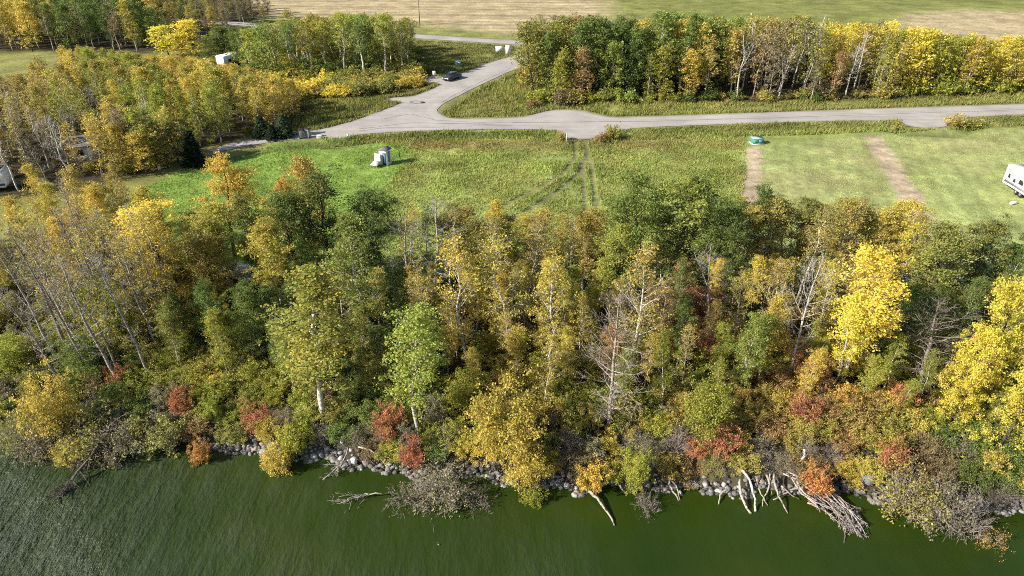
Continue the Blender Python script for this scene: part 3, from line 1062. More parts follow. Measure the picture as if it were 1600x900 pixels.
def plant(kind_, x, y, H, colour, zone, width=None, bark=None, lean=None, label=None, var=None, second=None):
    vs_ = VAR[kind_]
    wood, leaves, Hn, Rn = vs_[(RNG.randrange(len(vs_)) if var is None else var) % len(vs_)]
    s = H / Hn
    if label is None:
        for bx0, bx1, by0, by1, yo in KEEP_CLEAR:
            if y < yo:
                pa, pt = to_px(x, y, LAND + H)
                pb, pf = to_px(x, y, LAND + (0.15 * H if CATS[kind_] == 'tree' and kind_ in ('aspen', 'poplar', 'farpoplar', 'faraspen') else 0.0))
                half = 0.5 * (width or 2 * Rn * s) * FPX / (y * CP + 30 * SP)
                if pt < by1 and pf > by0 and min(pa, pb) - half < bx1 and max(pa, pb) + half > bx0:
                    return None
    sw = s if width is None else width / (2 * Rn)
    sw = min(max(sw, s * 0.55), s * 2.2)
    z = float(quick_z(np.array([x]), np.array([y]))[0]) - 0.03
    t = thing('woodland_poplar' if kind_ == 'farpoplar' and zone != 'belt' else NAMES[kind_], (x, y, z), RNG.uniform(0, 6.283))
    lx, ly = lean if lean else (RNG.gauss(0, 0.035), RNG.gauss(0, 0.035))
    # tilt of the tree: lean towards +x by ly about y, kept apart from the turn about its own axis
    t.rotation_mode = 'QUATERNION'
    from mathutils import Quaternion
    q = Quaternion((0, 1, 0), lx) @ Quaternion((1, 0, 0), -ly) @ Quaternion((0, 0, 1), RNG.uniform(0, 6.283))
    t.rotation_quaternion = q
    t.scale = (sw, sw, s)
    part = "trunk" if CATS[kind_] == 'tree' else "stem"
    w = link(part, wood, t)
    bk = BARKS[bark or ('pale' if kind_ in ('aspen', 'sparse', 'faraspen', 'standaspen') else 'grey' if kind_ in ('dead', 'snag', 'farsparse', 'fardead') else 'twig' if kind_ in ('willow', 'brushy') else 'dark')]
    f = RNG.uniform(0.8, 1.15)
    w.color = (bk[0] * f, bk[1] * f, bk[2] * f, 1)
    if leaves is not None:
        c = link("crown" if CATS[kind_] == 'tree' else "foliage", leaves, t)
        a, b = PAL[colour]
        if second:
            b = tuple(0.75 * q + 0.25 * p for p, q in zip(a, PAL[second][0]))
        g = RNG.uniform(0.85, 1.15)
        hue = RNG.uniform(0.93, 1.07)
        c.color = (min(1, a[0] * g * hue), a[1] * g, a[2] * g, 1)
        c["tint_b"] = [min(1, b[0] * g * hue), b[1] * g, b[2] * g]
    px, py = to_px(x, y, z + 0.5 * H)
    PLANTS.append(dict(o=t, kind=kind_, x=x, y=y, H=H, colour=colour if leaves is not None else 'bare', zone=zone, px=float(px), py=float(py), label=label))
    return t


HANDBOX = []          # crowns that the fill must not hide: column, width, top row, lower row, distance


def by_crown(kind_, cx, ty, by, wpx, colour, zone, label=None, **kw):
    """Plant a tree whose foot stands at photograph row `by`, whose top reaches row `ty` and whose crown is centred on column cx."""
    g = ground_at(800, by)
    y = g[1]
    H = height_for(y, ty, LAND)
    zc = y * CP - (LAND + 0.7 * H - CAM_H) * SP
    lean = kw.get('lean')
    x = (cx - 800) / FPX * zc - (lean[0] * 0.7 * H if lean else 0)
    if zone in ('wood', 'thicket') and CATS[kind_] == 'tree':
        HANDBOX.append((cx, wpx, ty, ty + 0.62 * (by - ty), y))
    return plant(kind_, x, y, H, colour, zone, width=wpx / FPX * zc, label=label, **kw)


# ------------------------------------------------------------------ prominent plants, one by one
W = 'wood'
HAND = [
    # kind, crown column, top row, foot row, crown width, colour, label, extras
    ('aspen', 1352, 380, 600, 100, 'yellow', "tall bright yellow aspen with a white trunk, beside the slender bare tree", dict(second='golden')),
    ('aspen', 1328, 455, 612, 60, 'yellow', "short bright yellow aspen leaning against the taller yellow one", {}),
    ('poplar', 1568, 428, 655, 98, 'yellow', "broad brilliant yellow poplar by the gnarled grey snag", dict(second='lime')),
    ('poplar', 1532, 510, 680, 72, 'yellow', "brilliant yellow poplar just in front of the broad yellow one", {}),
    ('poplar', 1602, 560, 722, 88, 'yellow', "lowest brilliant yellow poplar, above the shore at the frame edge", dict(second='lime')),
    ('aspen', 640, 470, 688, 96, 'lightgreen', "light green aspen with a white trunk above the red shrub", dict(second='lime')),
    ('aspen', 478, 425, 650, 125, 'lightgreen', "large light green aspen with golden patches and a white trunk", dict(second='golden')),
    ('aspen', 565, 335, 560, 80, 'green', "tall green aspen with a speckled white trunk beside the dark poplars", dict(second='lightgreen')),
    ('poplar', 500, 262, 470, 115, 'darkgreen', "big dark green poplar standing between the lawn and the bare pair", dict(second='olive')),
    ('poplar', 560, 285, 462, 100, 'darkgreen', "dark green poplar between the big dark one and the bare pair", {}),
    ('poplar', 455, 300, 480, 90, 'green', "green poplar at the lawn edge beside an orange-topped tree", {}),
    ('poplar', 445, 272, 452, 75, 'orange', "orange-topped tree at the edge of the bright lawn", dict(second='lime')),
    ('aspen', 480, 240, 440, 60, 'ochre', "pale ochre aspen rising over the bright lawn, behind the dark poplars", {}),
    ('dead', 672, 305, 470, 80, 'bare', "large bare grey tree standing before the meadow", {}),
    ('dead', 630, 335, 478, 60, 'bare', "smaller bare grey tree next to the dark green poplars", {}),
    ('sparse', 728, 375, 585, 95, 'golden', "white-trunked aspen with a broken thin golden top, right of the bare pair", {}),
    ('poplar', 1010, 268, 462, 110, 'green', "round green poplar at the tyre tracks, first of the green trio", dict(second='lightgreen')),
    ('poplar', 1075, 272, 455, 130, 'green', "largest round green poplar in the middle of the green trio", dict(second='lightgreen')),
    ('poplar', 1130, 300, 470, 95, 'darkgreen', "darker green poplar by the pale dirt strip, last of the green trio", dict(second='green')),
    ('poplar', 985, 350, 500, 80, 'lightgreen', "yellowish green poplar standing below the green trio", dict(second='lime')),
    ('poplar', 1190, 285, 446, 60, 'darkgreen', "small dark green poplar at the lower end of the first dirt strip", {}),
    ('snag', 964, 455, 675, 110, 'bare', "grey many-branched dead tree standing low near the shore", dict(bark='twig', lean=(0.0, 0.0))),
    ('sparse', 1000, 375, 590, 85, 'ochre', "tall white-trunked aspen right behind the grey dead tree", {}),
    ('sparse', 862, 390, 585, 80, 'golden', "crooked white aspen with a thin golden top between two snags", {}),
    ('sparse', 800, 360, 560, 90, 'golden', "crooked pale aspen in the bright thinned middle of the wood", {}),
    ('dead', 1120, 385, 520, 50, 'bare', "slim bare tree in front of the round green trio", {}),
    ('dead', 1265, 395, 602, 55, 'bare', "slender bare white-trunked tree beside the tall yellow aspen", dict(bark='pale', lean=(0.03, 0.0), var=1)),
    ('snag', 1472, 465, 615, 110, 'bare', "gnarled grey snag with drooping branches by the yellow poplars", dict(bark='twig')),
    ('poplar', 1490, 345, 500, 110, 'olive', "broad olive-green poplar at the corner of the mown field", dict(second='green')),
    ('poplar', 1540, 340, 492, 85, 'darkgreen', "dark green poplar at the corner of the mown field near the camper", dict(second='olive')),
    ('poplar', 343, 238, 402, 88, 'golden', "golden-orange aspen standing out against the bright green lawn", dict(second='orange')),
    ('aspen', 352, 318, 478, 58, 'lime', "yellow-green aspen standing before the golden-orange one", dict(second='olive')),
    ('aspen', 382, 300, 452, 50, 'olive', "olive aspen between the golden-orange and the orange-topped tree", {}),
    ('poplar', 250, 312, 475, 130, 'golden', "broad golden tree in front of the lawn, beside the bare thicket", dict(second='yellow')),
    ('poplar', 300, 345, 500, 100, 'ochre', "ochre tree with a dark split trunk beside the broad golden tree", dict(second='olive')),
    ('aspen', 425, 345, 510, 70, 'golden', "golden aspen with forked bare limbs above the grey tarpaulin", dict(second='lime')),
    ('tallshrub', 480, 530, 588, 48, 'orange', "orange shrub crown glowing behind the large light green aspen", {}),
    ('tallshrub', 160, 425, 560, 45, 'lime', "yellow-green sapling crown among the bare leaning trunks", {}),
    ('tallshrub', 785, 565, 715, 125, 'golden', "largest golden shrub hanging over the shore by the grey willow", dict(second='olive')),
    ('tallshrub', 820, 620, 735, 80, 'golden', "golden shrub at the water's edge against the largest golden one", dict(second='ochre')),
    ('tallshrub', 1000, 655, 742, 52, 'lime', "upright yellow-green shrub below the grey dead tree", {}),
    ('tallshrub', 1110, 575, 690, 85, 'lime', "yellow-green shrub between the dead tree and the crimson one", {}),
    ('shrub', 607, 622, 680, 44, 'red', "crimson shrub under the light green aspen", {}),
    ('shrub', 640, 650, 708, 40, 'red', "dull red shrub just behind the grey shore willow", dict(second='rust')),
    ('shrub', 278, 590, 640, 40, 'red', "salmon-red shrub above the boulder shore, left of the light green aspen", dict(second='orange')),
    ('shrub', 182, 565, 606, 24, 'red', "small scarlet shrub by the dark hollow near the fallen tree", {}),
    ('shrub', 296, 645, 692, 36, 'orange', "orange shrub right on the stony bank", dict(second='rust')),
    ('shrub', 1405, 670, 728, 44, 'red', "crimson shrub above the big boulder", {}),
    ('shrub', 1265, 615, 668, 38, 'red', "dark red shrub in front of the slender bare tree", dict(second='rust')),
    ('shrub', 1330, 600, 658, 56, 'orange', "coral shrub below the tall yellow aspen", dict(second='golden')),
    ('shrub', 1130, 650, 708, 57, 'red', "reddish shrub above the row of driftwood logs", dict(second='rust')),
    ('shrub', 1290, 690, 748, 40, 'orange', "orange shrub behind the brush heap", dict(second='red')),
    ('shrub', 1410, 595, 650, 35, 'red', "pinkish red shrub near the foot of the gnarled snag", dict(second='orange')),
    ('tallshrub', 1040, 470, 528, 60, 'rust', "rust-red shrub behind the tall white-trunked aspen", dict(second='orange')),
    ('tallshrub', 1112, 510, 568, 40, 'red', "dark crimson tall shrub between the slim bare tree and the saplings", dict(second='rust')),
    ('tallshrub', 1105, 445, 503, 56, 'rust', "rusty shrub at the foot of the slim bare tree", dict(second='red')),
    ('tallshrub', 1245, 520, 578, 36, 'orange', "orange tall shrub behind the slender bare tree", {}),
    ('aspen', 1170, 485, 620, 50, 'lightgreen', "small light green aspen beside the dark crimson shrub", {}),
    ('willow', 690, 690, 748, 110, 'greyolive', "big grey-brown willow overhanging the lake beside the golden shrubs", dict(var=0)),
    ('brushy', 640, 708, 752, 90, 'brown', "pale leafless willow trailing twigs into the lake", dict(var=0)),
    ('brushy', 745, 718, 760, 80, 'brown', "leafless willow hanging into the lake under the largest golden shrub", dict(var=1)),
    ('willow', 1445, 690, 768, 110, 'olive', "olive willow on the shore below the crimson shrub", dict(var=1)),
    ('willow', 1500, 700, 780, 90, 'greyolive', "straw-coloured willow between the olive willow and the bleached one", dict(var=2)),
    ('brushy', 1530, 725, 792, 90, 'brown', "bleached leafless willow arching into the lake", dict(var=2)),
    ('willow', 1585, 768, 822, 60, 'orange', "rusty orange willow at the water by the frame corner", dict(var=3)),
    ('shrub', 240, 620, 672, 90, 'olive', "pale olive shrub at the start of the boulder shore", dict(second='greyolive')),
    ('willow', 130, 585, 668, 130, 'olive', "wide olive-grey willow above the fallen tree", dict(var=4)),
    ('willow', 170, 615, 680, 90, 'greyolive', "dark grey willow at the root of the fallen tree", dict(var=1)),
    ('brushy', 95, 640, 684, 90, 'brown', "leafless willow trailing in the lake beside the fallen tree", dict(var=3)),
    ('tallshrub', 45, 540, 668, 90, 'olive', "big olive shrub at the frame edge above the lake", dict(second='golden')),
    ('willow', 5, 615, 672, 70, 'olive', "olive-grey willow touching the frame edge above the lake", dict(var=0)),
    ('willow', 30, 620, 684, 70, 'greyolive', "grey willow under the big olive shrub", dict(var=2)),
    ('shrub', 926, 688, 740, 56, 'golden', "golden shrub at the upper end of the single pale log", dict(second='orange')),
    ('shrub', 835, 712, 757, 40, 'lime', "little yellow-green shrub overhanging the stones", {}),
    ('brushy', 1015, 722, 766, 60, 'brown', "pale leafless willow stump shoots between the logs", dict(var=1)),
    ('shrub', 420, 655, 708, 50, 'golden', "rounded golden-brown shrub on the boulder shore", dict(second='ochre')),
    ('shrub', 445, 625, 690, 46, 'lime', "yellow-green shrub just above the rounded golden-brown one", {}),
]
for k_, cx, ty, by, wp, colr, lab, kw in HAND:
    by_crown(k_, cx, ty, by, wp, 'golden' if colr == 'bare' else colr, W, label=lab, **kw)

# leaning bare thicket in the west of the shore wood
for i, (cx, ty, by, ln) in enumerate([(55, 330, 545, -0.10), (95, 345, 560, -0.12), (130, 330, 530, -0.06), (165, 320, 520, -0.05), (195, 335, 560, -0.08), (225, 318, 500, -0.04), (80, 400, 600, -0.16),
                                      (30, 440, 620, -0.18), (120, 375, 590, -0.12), (170, 380, 600, -0.10), (205, 360, 545, -0.03), (15, 370, 575, -0.12), (145, 350, 555, -0.1), (110, 320, 500, -0.05), (75, 350, 520, -0.07)]):
    by_crown('dead' if i % 4 else 'sparse', cx, ty, by, 62, 'ochre', 'thicket', lean=(ln, 0.0), bark='pale' if i % 5 == 0 else 'grey')

for i in range(34):
    right = i >= 12
    cx = (1150 + (i - 12) * 13.5 if right else 705 + i * 21) + RNG.uniform(-7, 7)
    ty = (300 + RNG.uniform(0, 38)) if right else (316 + RNG.uniform(0, 36))
    by_crown(('sparse', 'aspen', 'aspen')[i % 3], cx, ty, RNG.uniform(428, 470), RNG.uniform(44, 66), RNG.choice(['ochre', 'ochre', 'golden', 'olive']), W)
for j_, (cx, ty, by) in enumerate(((40, 345, 560), (60, 318, 512), (150, 322, 510), (215, 335, 530), (130, 395, 610), (240, 325, 512))):
    by_crown('sparse' if j_ % 2 else 'dead', cx, ty, by, 66, 'golden', 'thicket', lean=(RNG.uniform(-0.12, -0.03), 0.0), bark='grey')

# ------------------------------------------------------------------ filling the woods: positions by dart throwing, colours after the photograph
ANCH_FRONT = [
    (100, 275, 'ochre'), (200, 275, 'ochre'), (30, 300, 'golden'), (60, 350, 'golden'), (20, 420, 'golden'), (250, 370, 'golden'), (330, 420, 'olive'), (400, 350, 'ochre'), (510, 330, 'darkgreen'), (480, 400, 'darkgreen'),
    (460, 520, 'lightgreen'), (540, 480, 'olive'), (380, 480, 'green'), (300, 540, 'lime'), (220, 500, 'olive'), (150, 470, 'lime'), (60, 560, 'olive'), (40, 620, 'olive'), (130, 600, 'green'), (250, 560, 'lime'),
    (350, 590, 'lime'), (320, 480, 'golden'), (430, 620, 'lime'), (540, 620, 'green'), (570, 540, 'darkgreen'), (620, 440, 'darkgreen'), (690, 590, 'lime'), (740, 480, 'golden'), (700, 480, 'ochre'), (800, 470, 'ochre'), (850, 400, 'golden'), (760, 340, 'golden'),
    (900, 350, 'ochre'), (880, 500, 'golden'), (830, 560, 'golden'), (900, 430, 'golden'), (1080, 400, 'green'), (960, 400, 'lime'), (1000, 500, 'ochre'), (1040, 500, 'rust'), (1080, 560, 'lime'), (900, 620, 'lime'), (870, 680, 'olive'), (930, 690, 'golden'),
    (960, 640, 'lime'), (1060, 700, 'ochre'), (1200, 380, 'ochre'), (1250, 330, 'ochre'), (1320, 350, 'golden'), (1400, 340, 'ochre'), (1400, 420, 'ochre'), (1500, 400, 'green'), (1450, 450, 'olive'), (1450, 560, 'lime'),
    (1300, 480, 'golden'), (1180, 440, 'golden'), (1250, 560, 'golden'), (1200, 640, 'ochre'), (1200, 700, 'lime'), (1330, 650, 'golden'), (1430, 620, 'lime'), (1500, 640, 'lime'), (1480, 700, 'lime'), (1350, 590, 'lime'), (1420, 520, 'green'), (1280, 640, 'rust'), (1550, 720, 'green')]


def colour_near(anch, px, py, jitter=45):
    px += RNG.gauss(0, jitter)
    py += RNG.gauss(0, jitter * 0.6)
    return min(anch, key=lambda a: (a[0] - px) ** 2 + (a[1] - py) ** 2 * 1.6)[2]


def scatter(P, spacing, n_try, seed, taken=None, x_range=None):
    r = random.Random(seed)
    x0, x1, y0, y1 = P[:, 0].min(), P[:, 0].max(), P[:, 1].min(), P[:, 1].max()
    if x_range:
        x0, x1 = max(x0, x_range[0]), min(x1, x_range[1])
    cand = np.column_stack([[r.uniform(x0, x1) for _ in range(n_try)], [r.uniform(y0, y1) for _ in range(n_try)]])
    cand = cand[inside(P, cand[:, 0], cand[:, 1])]
    px, _ = to_px(cand[:, 0], cand[:, 1], LAND + 4)
    cand = cand[(px > -110) & (px < 1710)]
    pts = []
    occupied = list(taken or [])
    for c in cand:
        if all((c[0] - p[0]) ** 2 + (c[1] - p[1]) ** 2 > spacing ** 2 for p in pts) and all((c[0] - p[0]) ** 2 + (c[1] - p[1]) ** 2 > (spacing * p[2]) ** 2 for p in occupied):
            pts.append((c[0], c[1]))
    return pts


hand_pos = [(p['x'], p['y'], 0.75 if CATS[p['kind']] == 'tree' else 0.3) for p in PLANTS]
# upper limit of tree tops along the field edge, so that lawn and meadow stay in view
TOPS = ([-200, 0, 120, 230, 262, 330, 400, 440, 600, 690, 760, 900, 960, 1150, 1200, 1300, 1420, 1480, 1590, 1700], [235, 262, 250, 262, 320, 330, 300, 262, 300, 330, 312, 318, 300, 310, 298, 300, 322, 350, 380, 390])


def front_tree(x, y, i):
    _, byp = to_px(x, y, LAND)
    px, _ = to_px(x, y, LAND + 7)
    lim = np.interp(px, *TOPS)
    Hmax = height_for(y, lim, LAND)
    if byp < 500:
        H = min(Hmax, RNG.uniform(7.5, 10.5))
    elif byp < 590:
        H = min(Hmax, RNG.uniform(6.5, 10.5))
    elif byp < 650:
        H = RNG.uniform(4.5, 7.5)
    else:
        H = RNG.uniform(3.5, 5.0)
    if px < 235 and 490 < byp < 640:
        if RNG.random() < 0.55:
            return
        H = RNG.uniform(3.0, 5.0)
    for cx_, w_, t_, b_, y_ in HANDBOX:
        if y_ > y + 0.5 and abs(px - cx_) < w_ * 0.5 + 22:
            H = min(H, height_for(y, b_ - RNG.uniform(0, 12), LAND))
    if H < 2.6:
        return
    px, py = to_px(x, y, LAND + 0.7 * H)
    col_ = colour_near(ANCH_FRONT, float(px), float(py))
    r_ = RNG.random()
    mid = 690 < px < 1340
    if col_ in ('darkgreen', 'green', 'lightgreen'):
        k_ = 'poplar' if r_ < 0.3 else 'aspen' if r_ < 0.9 else 'sparse'
    elif mid:
        k_ = 'sparse' if r_ < 0.45 else 'aspen' if r_ < 0.92 else 'dead'
    else:
        k_ = 'aspen' if r_ < 0.60 else 'poplar' if r_ < 0.70 else 'sparse' if r_ < 0.95 else 'dead'
    if H < 6.0 and k_ in ('sparse', 'dead'):
        k_ = 'aspen'
    plant(k_, x, y, H, col_, W, width=H * (0.27 if k_ != 'poplar' else 0.42))


for i, (x, y) in enumerate(scatter(FOREST, 2.35, 40000, 11, hand_pos, (-75, 75))):
    if y - shore_y(x) > 5.0:
        front_tree(x, y, i)

SHRUB_POLY = FOREST
tree_pos = [(p['x'], p['y'], 0.45) for p in PLANTS]
for i, (x, y) in enumerate(scatter(SHRUB_POLY, 1.8, 40000, 12, tree_pos, (-75, 75))):
    dd = float(y - shore_y(x))
    if dd < 4.5:
        continue
    px, py = to_px(x, y, LAND + 1.2)
    if dd > 19 or (dd > 13 and RNG.random() < 0.45):
        continue
    r_ = RNG.random()
    col_ = colour_near(ANCH_FRONT, float(px), float(py), 40)
    if col_ == 'yellow':
        col_ = 'lime'
    red_zone = 1020 < px < 1460
    if red_zone and r_ < 0.22:
        col_ = RNG.choice(['rust', 'orange', 'rust', 'red'])
    elif px < 560 and r_ < 0.05:
        col_ = RNG.choice(['orange', 'red', 'rust'])
    elif r_ < 0.3:
        col_ = RNG.choice(['olive', 'ochre', 'green', 'lime', 'golden', 'olive'])
    k_ = 'shrub' if RNG.random() < 0.62 else 'tallshrub'
    H = {'shrub': RNG.uniform(1.5, 2.7), 'tallshrub': RNG.uniform(2.5, 4.2), 'willow': RNG.uniform(1.4, 2.2), 'brushy': RNG.uniform(1.0, 1.7)}[k_]
    plant(k_, x, y, H, col_, W)

# low growth crowding the bank right behind the boulders
LOW = np.vstack([np.column_stack([SH_X, SH_Y + 0.9]), np.column_stack([SH_X, SH_Y + 7.5])[::-1]])
hard = [(p['x'], p['y'], 0.42) for p in PLANTS if CATS[p['kind']] == 'shrub'] + [(p['x'], p['y'], 0.4) for p in PLANTS if CATS[p['kind']] == 'tree']
for i, (x, y) in enumerate(scatter(LOW, 1.2, 80000, 13, hard, (-66, 66))):
    px, py = to_px(x, y, LAND)
    if px < -60 or px > 1670:
        continue
    dd = float(y - shore_y(x))
    r_ = RNG.random()
    col_ = colour_near(ANCH_FRONT, float(px), float(py) - 15, 45)
    if r_ < 0.35:
        col_ = RNG.choice(['olive', 'ochre', 'lime', 'green', 'golden', 'greyolive', 'brown'])
    elif r_ < (0.47 if 1000 < px < 1460 else 0.39):
        col_ = RNG.choice(['rust', 'rust', 'orange', 'red'])
    k_ = 'bankshrub'
    if dd < 3.0 and RNG.random() < 0.26:
        k_ = RNG.choice(['willow', 'brushy'])
        col_ = RNG.choice(['greyolive', 'olive', 'brown', 'ochre'])
    H = RNG.uniform(1.1, 1.9) if dd < 2 else RNG.uniform(1.4, 2.6)
    plant(k_, x, y, H, col_, W, width=RNG.uniform(1.7, 2.7), lean=(RNG.gauss(0, 0.06), RNG.gauss(-0.22, 0.10)) if dd < 3 else None)

# --- belt of trees along the far side of the local road
ANCH_BELT = [(840, 60, 'olive'), (860, 110, 'lime'), (900, 70, 'green'), (960, 60, 'green'), (920, 110, 'rust'), (1000, 60, 'green'), (960, 120, 'lightgreen'), (1070, 90, 'golden'), (1030, 130, 'lime'), (1100, 60, 'lightgreen'), (1110, 110, 'green'),
             (1150, 80, 'ochre'), (1190, 110, 'rust'), (1230, 100, 'brown'), (1260, 60, 'olive'), (1290, 45, 'yellow'), (1310, 110, 'rust'), (1350, 110, 'brown'), (1340, 55, 'golden'), (1400, 120, 'olive'), (1400, 60, 'yellow'), (1440, 100, 'lime'),
             (1440, 60, 'golden'), (1500, 90, 'lime'), (1530, 80, 'yellow'), (1570, 85, 'golden'), (1600, 90, 'yellow'), (1470, 120, 'lime'), (1550, 120, 'lime')]
TOPS_BELT = ([700, 835, 870, 960, 1060, 1150, 1260, 1320, 1400, 1480, 1560, 1700], [60, 26, 20, 20, 14, 22, 20, 26, 30, 48, 52, 50])
for i, (x, y) in enumerate(scatter(BELT, 2.9, 9000, 21)):
    _, byp = to_px(x, y, LAND)
    px, _ = to_px(x, y, LAND + 8)
    H = height_for(y, np.interp(px, *TOPS_BELT), LAND) * RNG.uniform(0.80, 1.0)
    if byp > 152:
        H *= RNG.uniform(0.6, 0.95)
    H = min(max(H, 5), 17)
    _, py = to_px(x, y, LAND + 0.7 * H)
    col_ = colour_near(ANCH_BELT, float(px), float(py), 26)
    r_ = RNG.random()
    if 1130 < px < 1420 and byp > 128:
        k_ = 'farsparse' if r_ < 0.5 else 'fardead' if r_ < 0.72 else 'faraspen'
    elif px > 1400 or px < 1000:
        k_ = 'farpoplar' if r_ < 0.85 else 'faraspen'
    else:
        k_ = 'farpoplar' if r_ < 0.55 else 'faraspen' if r_ < 0.85 else 'farsparse'
    plant(k_, x, y, H, col_, 'belt', bark='pale' if k_ == 'fardead' else None)
EDGE = poly([(828, 157), (850, 150), (1000, 156), (1300, 152), (1700, 136), (1700, 141), (1300, 158), (1000, 163), (850, 163)])
for i, (x, y) in enumerate(scatter(EDGE, 1.9, 2500, 22)):
    px, py = to_px(x, y, LAND)
    c_ = colour_near(ANCH_BELT, float(px), 120.0, 25)
    plant('farshrub', x, y, RNG.uniform(1.0, 3.8), RNG.choice(['olive', 'green', 'ochre', 'brown']) if c_ in ('rust', 'brown') else c_, 'belt')

# --- stand of white-trunked aspens west of the junction
ANCH_CL = [(350, 60, 'green'), (420, 50, 'lime'), (470, 40, 'mixed'), (520, 40, 'lime'), (560, 40, 'lightgreen'), (600, 40, 'lime'), (430, 90, 'lightgreen'), (640, 80, 'olive'), (500, 90, 'green')]
ANCH_SH = [(380, 140, 'ochre'), (450, 130, 'golden'), (480, 125, 'yellow'), (530, 130, 'olive'), (590, 125, 'olive'), (640, 130, 'golden')]
TREES_CL = poly([(340, 92), (340, 74), (500, 74), (636, 80), (652, 104), (640, 122), (560, 126), (420, 130), (350, 112)])
for i, (x, y) in enumerate(scatter(TREES_CL, 3.7, 4000, 31)):
    _, byp = to_px(x, y, LAND)
    px, _ = to_px(x, y, LAND + 9)
    H = height_for(y, np.interp(px, [300, 400, 450, 540, 600, 650, 680], [42, 34, 22, 14, 16, 24, 60]), LAND) * RNG.uniform(0.82, 1.0)
    H = min(H, 16)
    _, py = to_px(x, y, LAND + 0.7 * H)
    plant('standaspen' if RNG.random() < 0.8 else 'farpoplar', x, y, H, colour_near(ANCH_CL, float(px), float(py), 30), 'stand')
for i, (x, y) in enumerate(scatter(poly([(345, 150), (345, 124), (560, 124), (652, 116), (664, 132), (640, 140), (560, 150), (430, 160)]), 1.7, 2500, 32)):
    px, py = to_px(x, y, LAND)
    plant('farshrub', x, y, RNG.uniform(1.8, 3.4), colour_near(ANCH_SH, float(px), float(py), 25), 'stand')
for i, (x, y) in enumerate(scatter(TREES_CL, 3.0, 3000, 33)):
    plant('farshrub', x, y, RNG.uniform(2.2, 4.6), RNG.choice(['green', 'olive', 'lime', 'lightgreen']), 'stand')
for cx, ty, by, wp, c_ in ((255, 38, 88, 46, 'yellow'), (300, 28, 90, 44, 'yellow'), (280, 50, 92, 40, 'golden'), (325, 55, 100, 40, 'green'), (345, 40, 96, 36, 'green'), (368, 58, 106, 34, 'green')):
    by_crown('farpoplar', cx, ty, by, wp, c_, 'stand')

# --- thin aspen woods on the left
ANCH_WL = [(40, 150, 'ochre'), (120, 150, 'lime'), (200, 120, 'ochre'), (280, 110, 'golden'), (240, 160, 'lime'), (330, 150, 'lime'), (380, 140, 'golden'), (220, 200, 'golden'), (250, 210, 'lime'), (160, 180, 'golden'),
           (60, 210, 'brown'), (20, 190, 'ochre'), (300, 180, 'lime'), (400, 170, 'olive'), (200, 100, 'lime'), (100, 130, 'golden')]
for i, (x, y) in enumerate(scatter(WOODS_LEFT, 2.7, 16000, 41)):
    px, py = to_px(x, y, LAND)
    # keep the clearing, the track and the cabin's near side open
    if px < 100 and py < 146:
        continue
    screen = 90 < px < 240 and 215 < py < 300
    if screen and RNG.random() < 0.25:
        continue
    H = RNG.uniform(6.5, 9.5) if py > 150 else RNG.uniform(6, 8.5)
    H = min(H, height_for(y, np.interp(px, [-100, 60, 105, 235, 330, 345, 385, 400, 500], [126, 112, 66, 84, 90, 99, 99, 106, 135]), LAND))
    if H < 3:
        continue
    px2, py2 = to_px(x, y, LAND + 0.7 * H)
    col_ = colour_near(ANCH_WL, float(px2), float(py2), 30)
    r_ = RNG.random()
    if screen:
        k_ = 'farsparse' if r_ < 0.75 else 'fardead'
    elif px < 230 and py > 180:
        k_ = 'farsparse' if r_ < 0.62 else 'fardead' if r_ < 0.82 else 'faraspen'
    else:
        k_ = 'farsparse' if r_ < 0.25 else 'faraspen' if r_ < 0.5 else 'farpoplar'
    plant(k_, x, y, H, col_, 'copse', bark='grey' if RNG.random() < 0.5 else 'pale')
for i, (x, y) in enumerate(scatter(WOODS_LEFT, 4.6, 3000, 42, [(p['x'], p['y'], 0.3) for p in PLANTS if p['zone'] == 'copse'])):
    px, py = to_px(x, y, LAND)
    if px < 105 and py < 150:
        continue
    plant('farshrub', x, y, RNG.uniform(1.0, 2.2), colour_near(ANCH_WL, float(px), float(py), 40), 'copse')

ANCH_WB = [(10, 30, 'golden'), (50, 30, 'ochre'), (100, 20, 'green'), (130, 30, 'green'), (150, 40, 'brown'), (190, 30, 'green'), (210, 20, 'darkgreen'), (220, 50, 'golden'), (30, 60, 'brown'), (80, 60, 'ochre'), (60, 10, 'golden'),
           (170, 60, 'brown'), (240, 60, 'green'), (260, 10, 'ochre'), (300, 15, 'olive'), (340, 20, 'brown'), (280, 5, 'olive')]
for i, (x, y) in enumerate(scatter(WOODS_BACK, 3.5, 20000, 51)):
    px, py = to_px(x, y, LAND)
    if py < 10 or px < -60:
        continue
    H = RNG.uniform(9, 12.5) if px < 250 else RNG.uniform(5, 8.5)
    px2, py2 = to_px(x, y, LAND + 0.7 * H)
    col_ = colour_near(ANCH_WB, float(px2), float(py2), 22)
    r_ = RNG.random()
    k_ = 'farsparse' if r_ < 0.22 else 'fardead' if r_ < 0.28 else 'faraspen' if r_ < 0.6 else 'farpoplar'
    plant(k_, x, y, H, col_, 'far wood')

